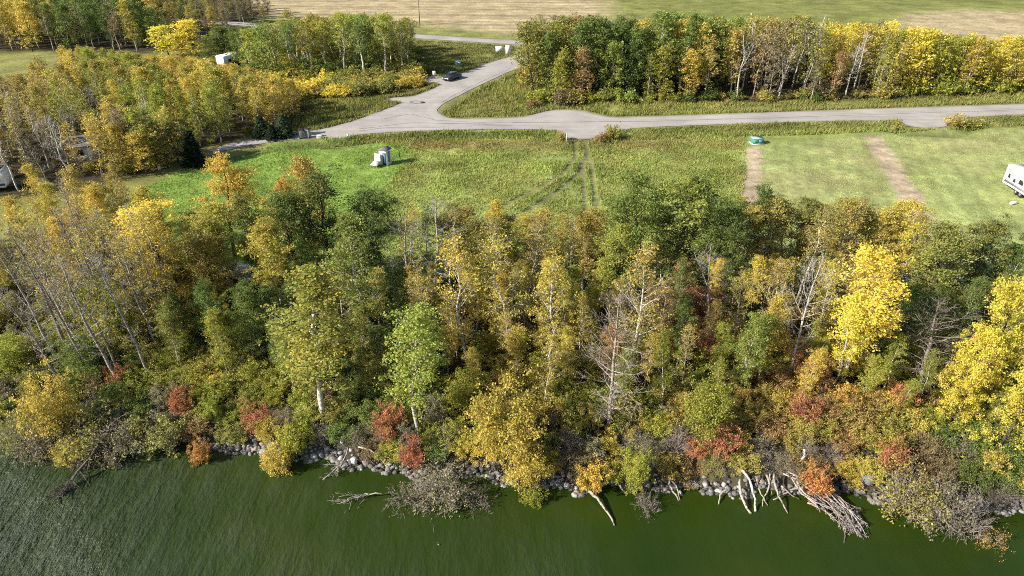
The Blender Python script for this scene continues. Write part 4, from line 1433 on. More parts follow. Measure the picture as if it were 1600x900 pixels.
# --- single bushes and conifers
for cx, ty, by, wp, c_, k_, lab in (
        (956, 187, 216, 26, 'ochre', 'farshrub', "thin ochre bush at the edge of the paved driveway apron"),
        (940, 206, 219, 20, 'rust', 'farshrub', "low rusty weeds beside the paved driveway apron"),
        (877, 200, 219, 14, 'ochre', 'farshrub', "tuft of ochre weeds beside the white stake"),
        (1495, 176, 198, 30, 'ochre', 'farshrub', "pale bush on the roadside by the far driveway"),
        (1526, 180, 196, 34, 'olive', 'farshrub', "low olive bush next to the pale roadside bush"),
        (1405, 182, 200, 20, 'ochre', 'farshrub', "ochre weeds on the near corner of the far driveway"),
        (448, 10, 28, 15, 'ochre', 'farshrub', "round brown bush alone in the stubble beyond the highway"),
        (410, 8, 34, 22, 'ochre', 'faraspen', "pale lone tree beside the highway, near the round brown bush"),
        (645, 112, 134, 26, 'golden', 'farshrub', "golden bush at the end of the aspen stand near the car"),
        (820, 96, 134, 26, 'golden', 'farshrub', "golden bush at the foot of the nearer utility pole"),
        (845, 20, 78, 30, 'olive', 'farsparse', "thin pale aspen beside the farther utility pole"),
        (865, 22, 84, 26, 'brown', 'farsparse', "brownish thin aspen behind the nearer utility pole"),
        (833, 150, 166, 26, 'rust', 'farshrub', "rusty weeds at the corner of the pull-out"),
        (295, 203, 258, 26, 'spruce', 'spruce', "single blackish spruce at the edge of the bright lawn"),
        (407, 181, 214, 22, 'youngpine', 'spruce', "young pale spruce beside the gravel track, farther from the junction"),
        (440, 177, 214, 24, 'youngpine', 'spruce', "young pale spruce beside the gravel track, nearer the junction"),
        (424, 194, 218, 18, 'spruce', 'spruce', "small dark spruce between the two young pale ones"),
        (200, 150, 285, 0, 'ochre', 'farpoplar', None),):
    if lab:
        by_crown(k_, cx, ty, by, wp, c_, 'single', label=lab)
for i, (cx, ty, by, wp, c_) in enumerate([(185, 188, 262, 44, 'golden'), (205, 180, 258, 46, 'olive'), (232, 186, 264, 48, 'olive'), (216, 204, 272, 44, 'golden'), (250, 194, 262, 44, 'ochre'), (268, 186, 250, 40, 'olive'), (172, 214, 276, 36, 'ochre')]):
    by_crown('farpoplar', cx, ty, by, wp, c_, 'copse')

# ------------------------------------------------------------------ grass and undergrowth (uncountable)
def blades(name, P, n, hmin, hmax, width, colour_fn, seed, clear=None, label=None):
    r = np.random.default_rng(seed)
    x0, x1, y0, y1 = max(P[:, 0].min(), -150), min(P[:, 0].max(), 165), P[:, 1].min(), P[:, 1].max()
    x = r.uniform(x0, x1, n * 3)
    y = r.uniform(y0, y1, n * 3)
    px, _ = to_px(x, y, LAND)
    ok = inside(P, x, y) & (px > -120) & (px < 1720)
    # grass grows in patches
    ok &= fbm(x * 0.35, y * 0.35, seed) > r.uniform(0.15, 0.62, len(x))
    ok &= grid_value(GRID_RD, x, y) > r.uniform(-0.15, 0.45, len(x))
    if clear is not None:
        ok &= clear(x, y)
    x, y = x[ok][:n], y[ok][:n]
    n = len(x)
    z = quick_z(x, y) - 0.03
    patch = fbm(x * 0.18, y * 0.18, seed + 3)
    h = r.uniform(hmin, hmax, n) * (0.55 + 0.9 * patch)
    az = r.uniform(0, 2 * np.pi, n)
    wd = width * r.uniform(0.6, 1.4, n)
    dx, dy = np.cos(az) * wd / 2, np.sin(az) * wd / 2
    lx, ly = r.normal(0.12, 0.28, n) * h, r.normal(0, 0.28, n) * h
    V = np.stack([np.column_stack([x - dx, y - dy, z]), np.column_stack([x + dx, y + dy, z]), np.column_stack([x + lx + dx * 0.3, y + ly + dy * 0.3, z + h])], 1).reshape(-1, 3)
    F = np.arange(3 * n).reshape(n, 3)
    c = colour_fn(x, y, r, n)
    o = link(name, mesh_from(name, V, F, M['grass'], face_attr={"tint": c}))
    kind(o, "stuff")
    if label:
        tag(o, label, "grass")
    return o


def meadow_col(x, y, r, n):
    c = land_colour(x, y) * np.array([1.15, 1.15, 1.0])
    t = np.clip((fbm(x * 0.22, y * 0.22, 61) - 0.42) * 3.5, 0, 1)[:, None]
    c = c * (1 - 0.42 * t) + np.array([[0.36, 0.30, 0.115]]) * 0.42 * t
    g = np.clip((fbm(x * 0.3, y * 0.3, 63) - 0.5) * 4, 0, 1)[:, None]
    c = c * (1 - 0.4 * g) + np.array([[0.13, 0.17, 0.04]]) * 0.4 * g
    return c * r.uniform(0.7, 1.35, (n, 1))


def plain_col(x, y, r, n):
    return land_colour(x, y) * r.uniform(0.8, 1.35, (n, 1))


def off_tracks(x, y):
    m = np.ones(len(x), bool)
    for t in TRACKS:
        m &= dist_poly(t, x, y, False) > 0.4
    for S in (STRIP_A, STRIP_B):
        m &= signed(S, x, y) > -0.5 + 0.9 * fbm(x * 1.5, y * 1.5, 77)
    return m


MEADOW = poly([(560, 210), (640, 207), (870, 204), (885, 219), (930, 219), (965, 203), (1165, 195), (1165, 440), (560, 450), (600, 300), (640, 240)])
blades("meadow_grass", MEADOW, 120000, 0.12, 0.42, 0.11, meadow_col, 71, off_tracks, "tall olive grass of the uncut meadow below the road")
blades("lawn_grass", LAWN, 45000, 0.08, 0.24, 0.10, plain_col, 72, None, "short bright green lawn grass round the white privy")
blades("mown_grass", MOWN, 90000, 0.05, 0.16, 0.10, plain_col, 73, off_tracks, "short pale mown grass between the two dirt strips")
VERGE_S = poly([(500, 216), (700, 204), (868, 204), (884, 219), (930, 219), (965, 203), (1200, 193), (1405, 188), (1420, 202), (1478, 203), (1492, 185), (1800, 172), (1800, 186), (1500, 202), (1200, 212), (965, 221), (700, 214), (520, 226)])
blades("verge_grass", VERGE_S, 40000, 0.25, 0.7, 0.14, meadow_col, 74, None, "rough green ditch grass along the lower side of the road")
VERGE_N = poly([(700, 183), (690, 176), (755, 134), (812, 110), (850, 120), (850, 160), (1000, 162), (1300, 158), (1700, 140), (1700, 157), (1200, 175), (960, 182), (905, 171), (862, 171), (820, 182)])
blades("roadside_grass", VERGE_N, 60000, 0.25, 0.75, 0.16, meadow_col, 75, None, "rough grass between the road and the long belt of trees")
VERGE_W = poly([(500, 204), (550, 190), (600, 172), (630, 161), (606, 153), (645, 149), (690, 132), (650, 126), (640, 140), (560, 150), (430, 165), (450, 205)])
blades("bank_grass", VERGE_W, 25000, 0.25, 0.7, 0.16, meadow_col, 76, None, "weedy grass between the aspen stand and the junction")
CORNER = poly([(652, 62), (800, 71), (835, 76), (800, 88), (733, 109), (690, 120), (655, 118), (645, 90)])
blades("corner_grass", CORNER, 30000, 0.15, 0.45, 0.2, plain_col, 77, None, "dry grass in the corner between highway and side road")


def undergrowth():
    r = np.random.default_rng(81)
    n = 60000
    x = r.uniform(-75, 85, n * 2)
    y = r.uniform(FOREST[:, 1].min(), FOREST[:, 1].max(), n * 2)
    px, _ = to_px(x, y, LAND)
    ok = inside(FOREST, x, y) & (px > -150) & (px < 1750) & (y - shore_y(x) > 1.6)
    ok &= fbm(x * 0.4, y * 0.4, 82) > r.uniform(0.2, 0.6, len(x))
    x, y = x[ok][:n], y[ok][:n]
    n = len(x)
    tall = fbm(x * 0.6, y * 0.6, 83)
    C = np.column_stack([x, y, quick_z(x, y) + r.random(n) ** 1.3 * (0.15 + 1.1 * tall)])
    me = leaf_mesh("undergrowth", C, np.zeros(n), np.ones(n), 0.17, r)
    pal = np.array([PAL[k][0] for k in ('green', 'olive', 'ochre', 'green', 'brown', 'rust', 'darkgreen', 'lime')])
    pick = (fbm(x * 0.5, y * 0.5, 84) * 9 + r.uniform(0, 2.5, n)).astype(int) % len(pal)
    c = pal[pick] * r.uniform(0.5, 1.0, (n, 1))
    a = me.attributes.new("tint", 'FLOAT_COLOR', 'FACE')
    a.data.foreach_set("color", np.concatenate([c, np.ones((n, 1))], 1).astype(np.float32).ravel())
    me.materials.clear()
    me.materials.append(M['grass'])
    o = kind(link("undergrowth", me), "stuff")
    tag(o, "low leafy undergrowth covering the floor of the shore wood", "undergrowth")
    # fine dead wood and fallen sticks along the bank
    mb = MB()
    for k in range(900):
        xx = r.uniform(-45, 52)
        yy = shore_y(xx) + r.uniform(0.2, 4.5)
        zz = float(quick_z(np.array([xx]), np.array([yy]))[0])
        an = r.uniform(0, np.pi)
        L = r.uniform(0.5, 1.7)
        dv = np.array([math.cos(an), math.sin(an), r.uniform(-0.05, 0.45)])
        P = polyline(np.array([xx, yy, zz]), dv, L, 4, r, -0.3, 0.2)
        mb.tube(P, np.linspace(0.022, 0.010, 4), 3)
    o = kind(mb.build("stick_litter", M['bark'], None, True), "stuff")
    o.color = (0.30, 0.265, 0.235, 1)
    tag(o, "tangle of small grey sticks strewn along the stony bank", "sticks")


undergrowth()

# ------------------------------------------------------------------ boulders on the shore
def rock_mesh(seed):
    import bmesh
    r = np.random.default_rng(seed)
    bm = bmesh.new()
    bmesh.ops.create_icosphere(bm, subdivisions=2, radius=0.5)
    ax = r.uniform(0.75, 1.2, 3) * np.array([1.15, 0.95, 0.72])
    cuts = [(unit(r.normal(size=3)), r.uniform(0.27, 0.42)) for _ in range(9)]
    for v in bm.verts:
        p = np.array(v.co)
        for nn, d_ in cuts:
            e = p @ nn - d_
            if e > 0:
                p = p - nn * e * 0.85
        v.co = p * ax * (1 + 0.05 * r.normal())
    me = bpy.data.meshes.new("rock")
    bm.to_mesh(me)
    bm.free()
    me.polygons.foreach_set("use_smooth", np.ones(len(me.polygons), bool))
    me.materials.append(M['rock'])
    return me


ROCKS = [rock_mesh(1000 + i) for i in range(12)]
rocks = []


def rock(x, y, s, tone=1.0, squash=1.0):
    z = max(float(quick_z(np.array([x]), np.array([y]))[0]), -0.12)
    o = link("boulder", RNG.choice(ROCKS))
    o.location = (x, y, z + 0.20 * s * squash)
    o.rotation_euler = (RNG.gauss(0, 0.25), RNG.gauss(0, 0.25), RNG.uniform(0, 6.28))
    o.scale = (s, s * RNG.uniform(0.8, 1.1), s * squash)
    g = RNG.uniform(0.24, 0.46) * tone
    w = RNG.uniform(0.93, 1.06)
    o.color = (g * 1.03 * w, g * 0.98, g * 0.93 / w, 1)
    px, py = to_px(x, y, z)
    rocks.append(dict(o=o, px=float(px), py=float(py), s=s, label=None, tone=g, x=x, y=y))
    return o


def rock_px(px, py, wpx, tone=1.2, label=None, squash=1.0):
    g = ground_at(px, py, 0.25)
    zc = g[1] * CP - (0.25 - CAM_H) * SP
    rock(g[0], g[1], wpx / FPX * zc, tone, squash)
    rocks[-1]['label'] = label


rock_px(1354, 758, 32, 0.72, "largest tan-grey boulder on the shore, right of the brush heap")
rock_px(1408, 775, 16, 1.0, "rounded grey boulder between the largest one and the olive willow")
rock_px(554, 719, 15, 1.7, "whitest round boulder at the water near the forked dead branch")
rock_px(569, 720, 9, 1.6, "pale boulder next to the whitest round one")
rock_px(534, 716, 12, 1.5, "flat white boulder on the forked branch side of the whitest one")
rock_px(579, 713, 13, 1.5, "tilted white boulder up the bank beside the whitest one")
rock_px(490, 711, 17, 1.3, "broad tan boulder near the rounded golden-brown shrub")
rock_px(512, 703, 13, 1.4, "upright white boulder above the broad tan one")
rock_px(428, 706, 12, 1.3, "round grey boulder below the rounded golden-brown shrub")
rock_px(272, 683, 15, 1.2, "round dark grey boulder below the orange bank shrub")
rock_px(1064, 767, 13, 1.5, "white oval boulder by the forked stump in the water")
rock_px(1088, 757, 14, 1.1, "grey upright boulder above the white oval one")
rock_px(1125, 765, 15, 1.4, "white flat boulder just before the row of driftwood logs")
rock_px(1103, 758, 13, 1.2, "grey lumpy boulder beside the white flat one")
rock_px(1140, 766, 11, 1.2, "squared pale boulder against the first driftwood log")
rock_px(890, 748, 14, 1.1, "round grey boulder beside the single pale log")
rock_px(886, 758, 12, 1.4, "white boulder below the round grey one, at the water")
r2 = random.Random(91)
for seg in ((168, 262, 70, 0.40), (255, 420, 130, 0.42), (418, 615, 190, 0.46), (760, 925, 90, 0.44), (940, 1160, 130, 0.46), (1300, 1440, 50, 0.46), (1560, 1620, 10, 0.6)):
    for k in range(seg[2]):
        px = r2.uniform(seg[0], seg[1])
        g0 = ground_at(px, 730, 0.0)
        # column to a place on the shore line
        xx = float(np.interp(px, to_px(SH_X, SH_Y, 0.0)[0], SH_X))
        up = r2.uniform(-0.35, 1.35)
        yy = float(shore_y(xx)) + up
        s = min(0.72, max(0.22, r2.gauss(seg[3] * 0.9, 0.14))) * (1.12 if up < 0.6 else 0.9)
        if any((q['x'] - xx) ** 2 + (q['y'] - yy) ** 2 < (0.36 * (q['s'] + s)) ** 2 for q in rocks) or len(rocks) > 297:
            continue
        rock(xx, yy, s, 0.80 if r2.random() < 0.65 else 1.2)


# cobbles and gravel packed between the boulders: too many to count
rg = np.random.default_rng(98)
ICO = ROCKS[0]
n_g = 2600
gx = rg.uniform(-58, 60, n_g)
gu = np.abs(rg.normal(0.25, 0.42, n_g))
gy = shore_y(gx) + gu - 0.25
gz = np.maximum(quick_z(gx, gy), -0.05)
gs = rg.uniform(0.09, 0.26, n_g)
t_ = (1 + 5 ** 0.5) / 2
iv = unit(np.array([[-1, t_, 0], [1, t_, 0], [-1, -t_, 0], [1, -t_, 0], [0, -1, t_], [0, 1, t_], [0, -1, -t_], [0, 1, -t_], [t_, 0, -1], [t_, 0, 1], [-t_, 0, -1], [-t_, 0, 1]], float))
it = np.array([[0, 11, 5], [0, 5, 1], [0, 1, 7], [0, 7, 10], [0, 10, 11], [1, 5, 9], [5, 11, 4], [11, 10, 2], [10, 7, 6], [7, 1, 8], [3, 9, 4], [3, 4, 2], [3, 2, 6], [3, 6, 8], [3, 8, 9], [4, 9, 5], [2, 4, 11], [6, 2, 10], [8, 6, 7], [9, 8, 1]])
gv = iv[None] * rg.uniform(0.7, 1.3, (n_g, 12, 1)) * gs[:, None, None] * np.array([1.1, 0.9, 0.65]) + np.column_stack([gx, gy, gz + gs * 0.3])[:, None]
gt = np.repeat(rg.uniform(0.08, 0.24, n_g), 20)[:, None] * np.array([[1.04, 0.98, 0.91]])
me = mesh_from("shore_gravel", gv.reshape(-1, 3), (it[None] + (np.arange(n_g) * 12)[:, None, None]).reshape(-1, 3), M['ground'], True, face_attr={"tint": gt})
tag(kind(link("shore_gravel", me), "stuff"), "grey cobbles and gravel packed between the shore boulders", "gravel")


# ------------------------------------------------------------------ driftwood and fallen trees
def log(name, a, b, za, zb, r0, label, cat="log", tone=(0.42, 0.38, 0.34), bend=0.09, twigs=0, seed=1, r1=None, group=None, tw_len=0.6, sub=2):
    r = np.random.default_rng(seed)
    A, B = ground_at(a[0], a[1], za), ground_at(b[0], b[1], zb)
    L = np.linalg.norm(B - A)
    n = 8
    t = np.linspace(0, 1, n)[:, None]
    side = unit(np.cross(B - A, [0, 0, 1.0]))
    P = A + (B - A) * t + side * np.sin(t * np.pi * r.uniform(0.7, 1.6)) * L * bend * r.choice([-1, 1]) + r.normal(size=(n, 3)) * L * 0.014
    root = link(name, None)
    root.location = A
    root.empty_display_size = 0.3
    P = P - A
    mb = MB()
    r0 *= 0.7
    r1 = r1 * 0.7 if r1 is not None else None
    rr = np.linspace(r0, r1 if r1 is not None else r0 * 0.45, n) * (1 + 0.08 * r.normal(size=n))
    mb.tube(P, rr, 7)
    o = mb.build("trunk", M['bark'], root, True)
    o.color = (*tone, 1)
    if twigs:
        mb = MB()
        for k in range(twigs):
            u = r.uniform(0.25, 1.0)
            d_ = unit((B - A) / L + r.normal(size=3) * 0.55 * np.array([1, 1, 0.6]))
            l_ = L * tw_len * r.uniform(0.3, 1.0) * (1.1 - 0.6 * u)
            S = polyline(along(P, u), d_, l_, 5, r, -0.15, 0.12)
            mb.tube(S, np.linspace(max(0.018, r0 * 0.35), 0.012, 5), 4)
            for q in range(sub):
                S2 = polyline(along(S, r.uniform(0.3, 0.95)), unit(d_ + r.normal(size=3) * 0.6), l_ * r.uniform(0.25, 0.5), 4, r, -0.1, 0.15)
                mb.tube(S2, np.linspace(0.016, 0.009, 4), 3)
                for w_ in range(2):
                    S3 = polyline(along(S2, r.uniform(0.3, 0.95)), unit(d_ + r.normal(size=3) * 0.8), l_ * r.uniform(0.1, 0.25), 3, r, -0.1, 0.15)
                    mb.tube(S3, np.array([0.012, 0.010, 0.007]), 3)
        o2 = mb.build("branches", M['bark'], root, True)
        o2.color = (tone[0] * 0.95, tone[1] * 0.95, tone[2] * 0.95, 1)
    tag(root, label, cat, group)
    return root


PALE = (0.38, 0.335, 0.285)
GREYW = (0.36, 0.33, 0.31)
DARKW = (0.15, 0.125, 0.105)
LG = "driftwood on the lake shore"
log("driftwood_log", (921, 766), (957, 823), 0.5, 0.02, 0.16, "single pale log reaching into the lake below the golden shrub", tone=PALE, twigs=2, seed=3, group=LG, tw_len=0.15, sub=0)
log("driftwood_log", (1046, 745), (1058, 784), 1.0, 0.0, 0.14, "forked pale stump leg standing in the water, longer of two", tone=PALE, seed=4, group=LG)
log("driftwood_log", (1050, 752), (1065, 781), 0.8, 0.0, 0.09, "shorter leg of the forked pale stump in the water", tone=PALE, seed=5, group=LG)
log("driftwood_log", (1138, 764), (1121, 786), 0.5, 0.05, 0.11, "short bent pale log pointing back toward the white boulders", tone=PALE, bend=0.14, seed=6, group=LG)
log("driftwood_log", (1157, 748), (1170, 803), 1.0, 0.02, 0.15, "thick grey log, first of the row leaning into the lake", tone=(0.45, 0.41, 0.36), seed=7, group=LG, r1=0.12)
log("driftwood_log", (1161, 733), (1180, 799), 1.7, 0.05, 0.13, "longest bleached log of the row, with a hooked upper end", tone=(0.58, 0.54, 0.48), seed=8, group=LG, r1=0.10)
log("driftwood_log", (1184, 748), (1195, 790), 1.0, 0.05, 0.10, "thin brownish log crossing a straight pale one in the row", tone=(0.40, 0.33, 0.27), seed=9, group=LG)
log("driftwood_log", (1198, 742), (1196, 791), 1.1, 0.05, 0.11, "straight pale log standing nearly upright in the row", tone=PALE, seed=10, group=LG)
log("driftwood_log", (1203, 740), (1208, 772), 1.2, 0.3, 0.08, "short thin log behind the nearly upright one", tone=(0.40, 0.34, 0.28), seed=11, group=LG)
log("driftwood_log", (1209, 742), (1232, 801), 1.1, 0.05, 0.13, "long pale log at the brush-heap end of the row", tone=PALE, seed=12, group=LG)
log("driftwood_log", (1262, 764), (1204, 778), 0.6, 0.2, 0.12, "log lying flat across the feet of the leaning row", tone=PALE, seed=13, group=LG)
log("driftwood_log", (1221, 758), (1249, 783), 0.8, 0.05, 0.09, "thin pale log slanting toward the brush heap", tone=PALE, seed=14, group=LG)
log("driftwood_log", (1257, 702), (1254, 720), 2.7, 1.6, 0.09, "white broken stump among the shrubs behind the brush heap", cat="stump", tone=(0.60, 0.57, 0.52), seed=15, r1=0.17)
log("driftwood_log", (1271, 752), (1276, 792), 1.0, 0.0, 0.14, "upright pale log end at the near side of the brush heap", tone=PALE, seed=16, group=LG)
log("driftwood_log", (1262, 784), (1312, 815), 0.5, 0.15, 0.10, "long curved pale pole along the brush heap's lake side", tone=PALE, seed=17, bend=0.05, group=LG)
log("driftwood_log", (1311, 813), (1318, 856), 0.15, -0.05, 0.09, "dark wet pole end trailing from the brush heap into the lake", tone=DARKW, seed=18, bend=0.1, twigs=3, group=LG, tw_len=0.3, sub=1)
log("fallen_tree", (1408, 735), (1456, 812), 1.6, 0.0, 0.06, "thin pale fallen tree sloping into the lake by the olive willow", cat="fallen tree", tone=PALE, twigs=10, seed=19)
log("fallen_tree", (1385, 760), (1397, 786), 0.6, 0.0, 0.12, "short bleached root end beside the largest boulder", cat="log", tone=(0.6, 0.56, 0.5), seed=20)
log("fallen_tree", (545, 700), (508, 752), 1.2, 0.0, 0.08, "forked dead branch hanging over the white boulders into the lake", cat="dead branch", tone=(0.42, 0.38, 0.36), twigs=16, seed=21)
log("fallen_tree", (598, 772), (530, 786), 0.5, 0.03, 0.07, "drowned branch with fanned bare twigs lying out in the lake", cat="dead branch", tone=(0.33, 0.31, 0.27), twigs=26, seed=22, tw_len=0.75)
log("fallen_tree", (198, 636), (92, 778), 2.2, 0.05, 0.22, "big dark fallen tree reaching far out into the lake", cat="fallen tree", tone=DARKW, twigs=46, seed=23, bend=0.02, tw_len=0.34, sub=4)
log("fallen_tree", (192, 645), (140, 722), 1.8, 0.25, 0.12, "second slim trunk lying against the big dark fallen tree", cat="fallen tree", tone=(0.24, 0.2, 0.17), twigs=14, seed=24, tw_len=0.3)
log("fallen_tree", (330, 705), (300, 712), 0.4, 0.02, 0.05, "little bare branch poking from the boulders into the lake", cat="dead branch", tone=GREYW, twigs=10, seed=25, tw_len=0.7)
log("fallen_tree", (965, 752), (978, 770), 0.8, 0.05, 0.10, "short grey log between the single pale log and the stump shoots", cat="log", tone=GREYW, seed=26)
log("fallen_tree", (981, 757), (996, 760), 0.5, 0.4, 0.09, "small white log lying level on the stones", cat="log", tone=(0.6, 0.56, 0.5), seed=27)
log("fallen_tree", (560, 698), (612, 728), 1.4, 0.5, 0.09, "pale branch slanting down to the grey willow across the boulders", cat="log", tone=(0.5, 0.42, 0.33), seed=28, twigs=4, tw_len=0.3)
# leafy end of the big fallen tree
g = ground_at(112, 705, 0.6)
t = plant('shrub', g[0], g[1], 1.5, 'golden', 'single', width=2.6, label="golden leafy bough still growing on the big fallen tree")
t.location.z = 0.15

# brush heap: separate washed-up poles and one tangle of twigs
rb = np.random.default_rng(95)
POLE_ORD = 'first second third fourth fifth sixth seventh eighth ninth tenth eleventh twelfth thirteenth fourteenth fifteenth sixteenth'.split()
for k in range(16):
    u = k / 15.0
    a = (1225 + 70 * u + rb.normal() * 6, 742 + 22 * u + rb.normal() * 5)
    b = (1290 + 62 * u + rb.normal() * 6, 784 + 48 * u + rb.normal() * 6)
    log("brush_pole", a, b, 0.9 - 0.3 * u + rb.uniform(0, 0.5), 0.15 + rb.uniform(0, 0.35), 0.055 + 0.03 * rb.random(),
        f"{POLE_ORD[k]} grey pole of the brush heap counting from the driftwood row", cat="pole", tone=tuple(np.array((0.42, 0.37, 0.34)) * rb.uniform(0.7, 1.25)), seed=200 + k, twigs=7, group="poles of the brush heap", tw_len=0.4, sub=3)
log("fallen_tree", (1300, 790), (1345, 838), 0.5, 0.05, 0.05, "fan of fine twigs at the lake end of the brush heap", cat="dead branch", tone=(0.4, 0.35, 0.32), seed=96, twigs=40, tw_len=0.5, sub=4)
log("fallen_tree", (1290, 775), (1352, 812), 0.7, 0.25, 0.05, "bare branch with curled pale twigs reaching from the brush heap over the lake", cat="dead branch", tone=PALE, seed=97, twigs=9, tw_len=0.6, sub=2)


# ------------------------------------------------------------------ things people left
def scale_at(px, py):
    g_ = ground_at(px, py)
    return (g_[1] * CP - (LAND - CAM_H) * SP) / FPX          # metres in one photograph pixel


def put(px, py):
    g_ = ground_at(px, py)
    return (g_[0], g_[1], float(quick_z(np.array([g_[0]]), np.array([g_[1]]))[0]))


def wheel(parent, x, y, r, w, hub=True):
    mb = MB()
    t_ = np.linspace(-w / 2, w / 2, 2)
    mb.tube(np.array([[x, y - w / 2, r], [x, y - w * 0.3, r], [x, y + w * 0.3, r], [x, y + w / 2, r]]), np.array([r * 0.9, r, r, r * 0.9]), 18)
    wh = mb.build("wheel", M['dark'], parent, True)
    if hub:
        mb = MB()
        mb.tube(np.array([[x, y - w / 2 - 0.012, r], [x, y + w / 2 + 0.012, r]]), np.array([r * 0.55, r * 0.55]), 14)
        mb.build("rim", M['grey'], wh, True)
    return wh


def car():
    p = ground_at(706, 124, R_Z)
    t = thing("parked_car", (p[0], p[1], R_Z), math.radians(180 + 58), "dark grey sedan parked facing the lake beside the road", "car")
    mb = MB()
    prof = [(-2.3, 0.30), (2.28, 0.30), (2.36, 0.50), (2.30, 0.68), (1.95, 0.80), (1.15, 0.90), (-1.25, 0.98), (-2.15, 0.96), (-2.36, 0.80), (-2.36, 0.48)]
    mb.prism(prof, -0.89, 0.89)
    mb.build("body", M['carpaint'], t, False, 0.07)
    mb = MB()
    V = np.array([[1.05, -0.80, 0.9], [1.05, 0.80, 0.9], [-1.75, 0.80, 0.96], [-1.75, -0.80, 0.96], [0.35, -0.60, 1.42], [0.35, 0.60, 1.42], [-1.05, 0.60, 1.43], [-1.05, -0.60, 1.43]])
    mb.add(V, [[0, 1, 5, 4], [1, 2, 6, 5], [2, 3, 7, 6], [3, 0, 4, 7]])
    mb.build("window", M['glass'], t)
    mb = MB()
    mb.box((-0.35, 0, 1.435), (1.55, 1.26, 0.05))
    mb.build("roof", M['carpaint'], t, False, 0.02)
    for y in (-0.64, 0.64):
        mb = MB()
        mb.box((2.28, y, 0.62), (0.16, 0.38, 0.16))
        mb.build("headlight", M['lamp'], t, False, 0.03)
        mb = MB()
        mb.box((-2.33, y, 0.78), (0.1, 0.36, 0.14))
        mb.build("tail_light", M['rust'], t, False, 0.03)
        mb = MB()
        mb.box((0.85, y * 1.55, 1.0), (0.12, 0.18, 0.13))
        mb.build("mirror", M['carpaint'], t, False, 0.03)
    mb = MB()
    mb.box((2.345, 0, 0.50), (0.06, 0.9, 0.16))
    mb.build("grille", M['dark'], t)
    for x in (-1.42, 1.45):
        for y in (-0.80, 0.80):
            wheel(t, x, y, 0.33, 0.22)


def camper(name, p, rz, L, Wd, H, label, stripe, windows, roof_mat='white'):
    t = thing(name, p, rz, label, "camper")
    mb = MB()
    z0 = 0.55
    prof = [(-L / 2, z0), (L / 2 - 0.35, z0), (L / 2, z0 + 0.55), (L / 2 - 0.05, H - 0.5), (L / 2 - 0.5, H), (-L / 2 + 0.1, H), (-L / 2, H - 0.15)]
    mb.prism(prof, -Wd / 2, Wd / 2)
    mb.build("body", M['white'], t, False, 0.05)
    mb = MB()
    mb.box((-0.2, 0, H + 0.02), (L - 0.9, Wd - 0.1, 0.05))
    mb.build("roof", M[roof_mat], t)
    for sx in (-L * 0.2, L * 0.15):
        mb = MB()
        mb.box((sx, 0, H + 0.12), (0.6, 0.6, 0.16))
        mb.build("roof_vent", M['offwhite'], t, False, 0.03)
    for (x, z, w, h) in windows:
        for s in (-1, 1):
            mb = MB()
            mb.box((x, s * (Wd / 2 + 0.012), z), (w, 0.03, h))
            wn_ = mb.build("window", M['glass'], t)
            mb = MB()
            mb.box((x, s * (Wd / 2 + 0.008), z), (w + 0.12, 0.03, h + 0.12))
            mb.build("frame", M['grey'], wn_)
    if stripe:
        for s in (-1, 1):
            mb = MB()
            mb.box((0, s * (Wd / 2 + 0.006), z0 + 0.42), (L * 0.9, 0.016, 0.28))
            mb.build("stripe", M[stripe], t)
    for x in (-0.55, 0.35):
        for y in (-Wd / 2 + 0.12, Wd / 2 - 0.12):
            wheel(t, x, y, 0.34, 0.22)
    mb = MB()
    mb.tube(np.array([[L / 2 - 0.3, 0.5, z0], [L / 2 + 1.1, 0, z0 - 0.05]]), np.array([0.05, 0.05]), 6)
    mb.tube(np.array([[L / 2 - 0.3, -0.5, z0], [L / 2 + 1.1, 0, z0 - 0.05]]), np.array([0.05, 0.05]), 6)
    mb.build("hitch", M['grey'], t)
    mb = MB()
    mb.box((L / 2 + 1.0, 0, 0.28), (0.1, 0.1, 0.62))
    mb.build("jack", M['grey'], t)
    return t


car()
# camper at the frame edge on the mown field
a = ground_at(1563, 290)
b = ground_at(1618, 325)
dv = (b - a) / np.linalg.norm(b - a)
rz = math.atan2(dv[1], dv[0])
nv = np.array([-dv[1], dv[0], 0])
mid = a + dv * 3.6 + nv * 1.25
camper("camper_trailer", (mid[0], mid[1], LAND), rz, 7.2, 2.5, 3.0, "white camper trailer parked on the mown field at the frame edge", 'grey',
       [(-2.6, 1.75, 0.35, 0.42), (-1.4, 1.55, 0.4, 0.35), (-0.1, 1.75, 0.8, 0.5), (1.8, 1.75, 0.9, 0.5)])
a = ground_at(4, 300)
camper("camper_trailer", (a[0] - 2.6, a[1] + 0.6, LAND), math.radians(14), 6.6, 2.4, 2.7, "white camper with a blue side half cut by the frame, behind golden trees", 'bluepale',
       [(-1.8, 1.75, 0.8, 0.5), (0.6, 1.75, 0.9, 0.5), (2.2, 1.75, 0.7, 0.5)], 'bluepale')
a = ground_at(362, 104)
camper("camper_trailer", (a[0], a[1], LAND), math.radians(62), 5.6, 2.4, 2.7, "small white camper half hidden in the green aspen stand", 'rust', [(-1.2, 1.7, 0.7, 0.5), (1.0, 1.7, 0.7, 0.5)])

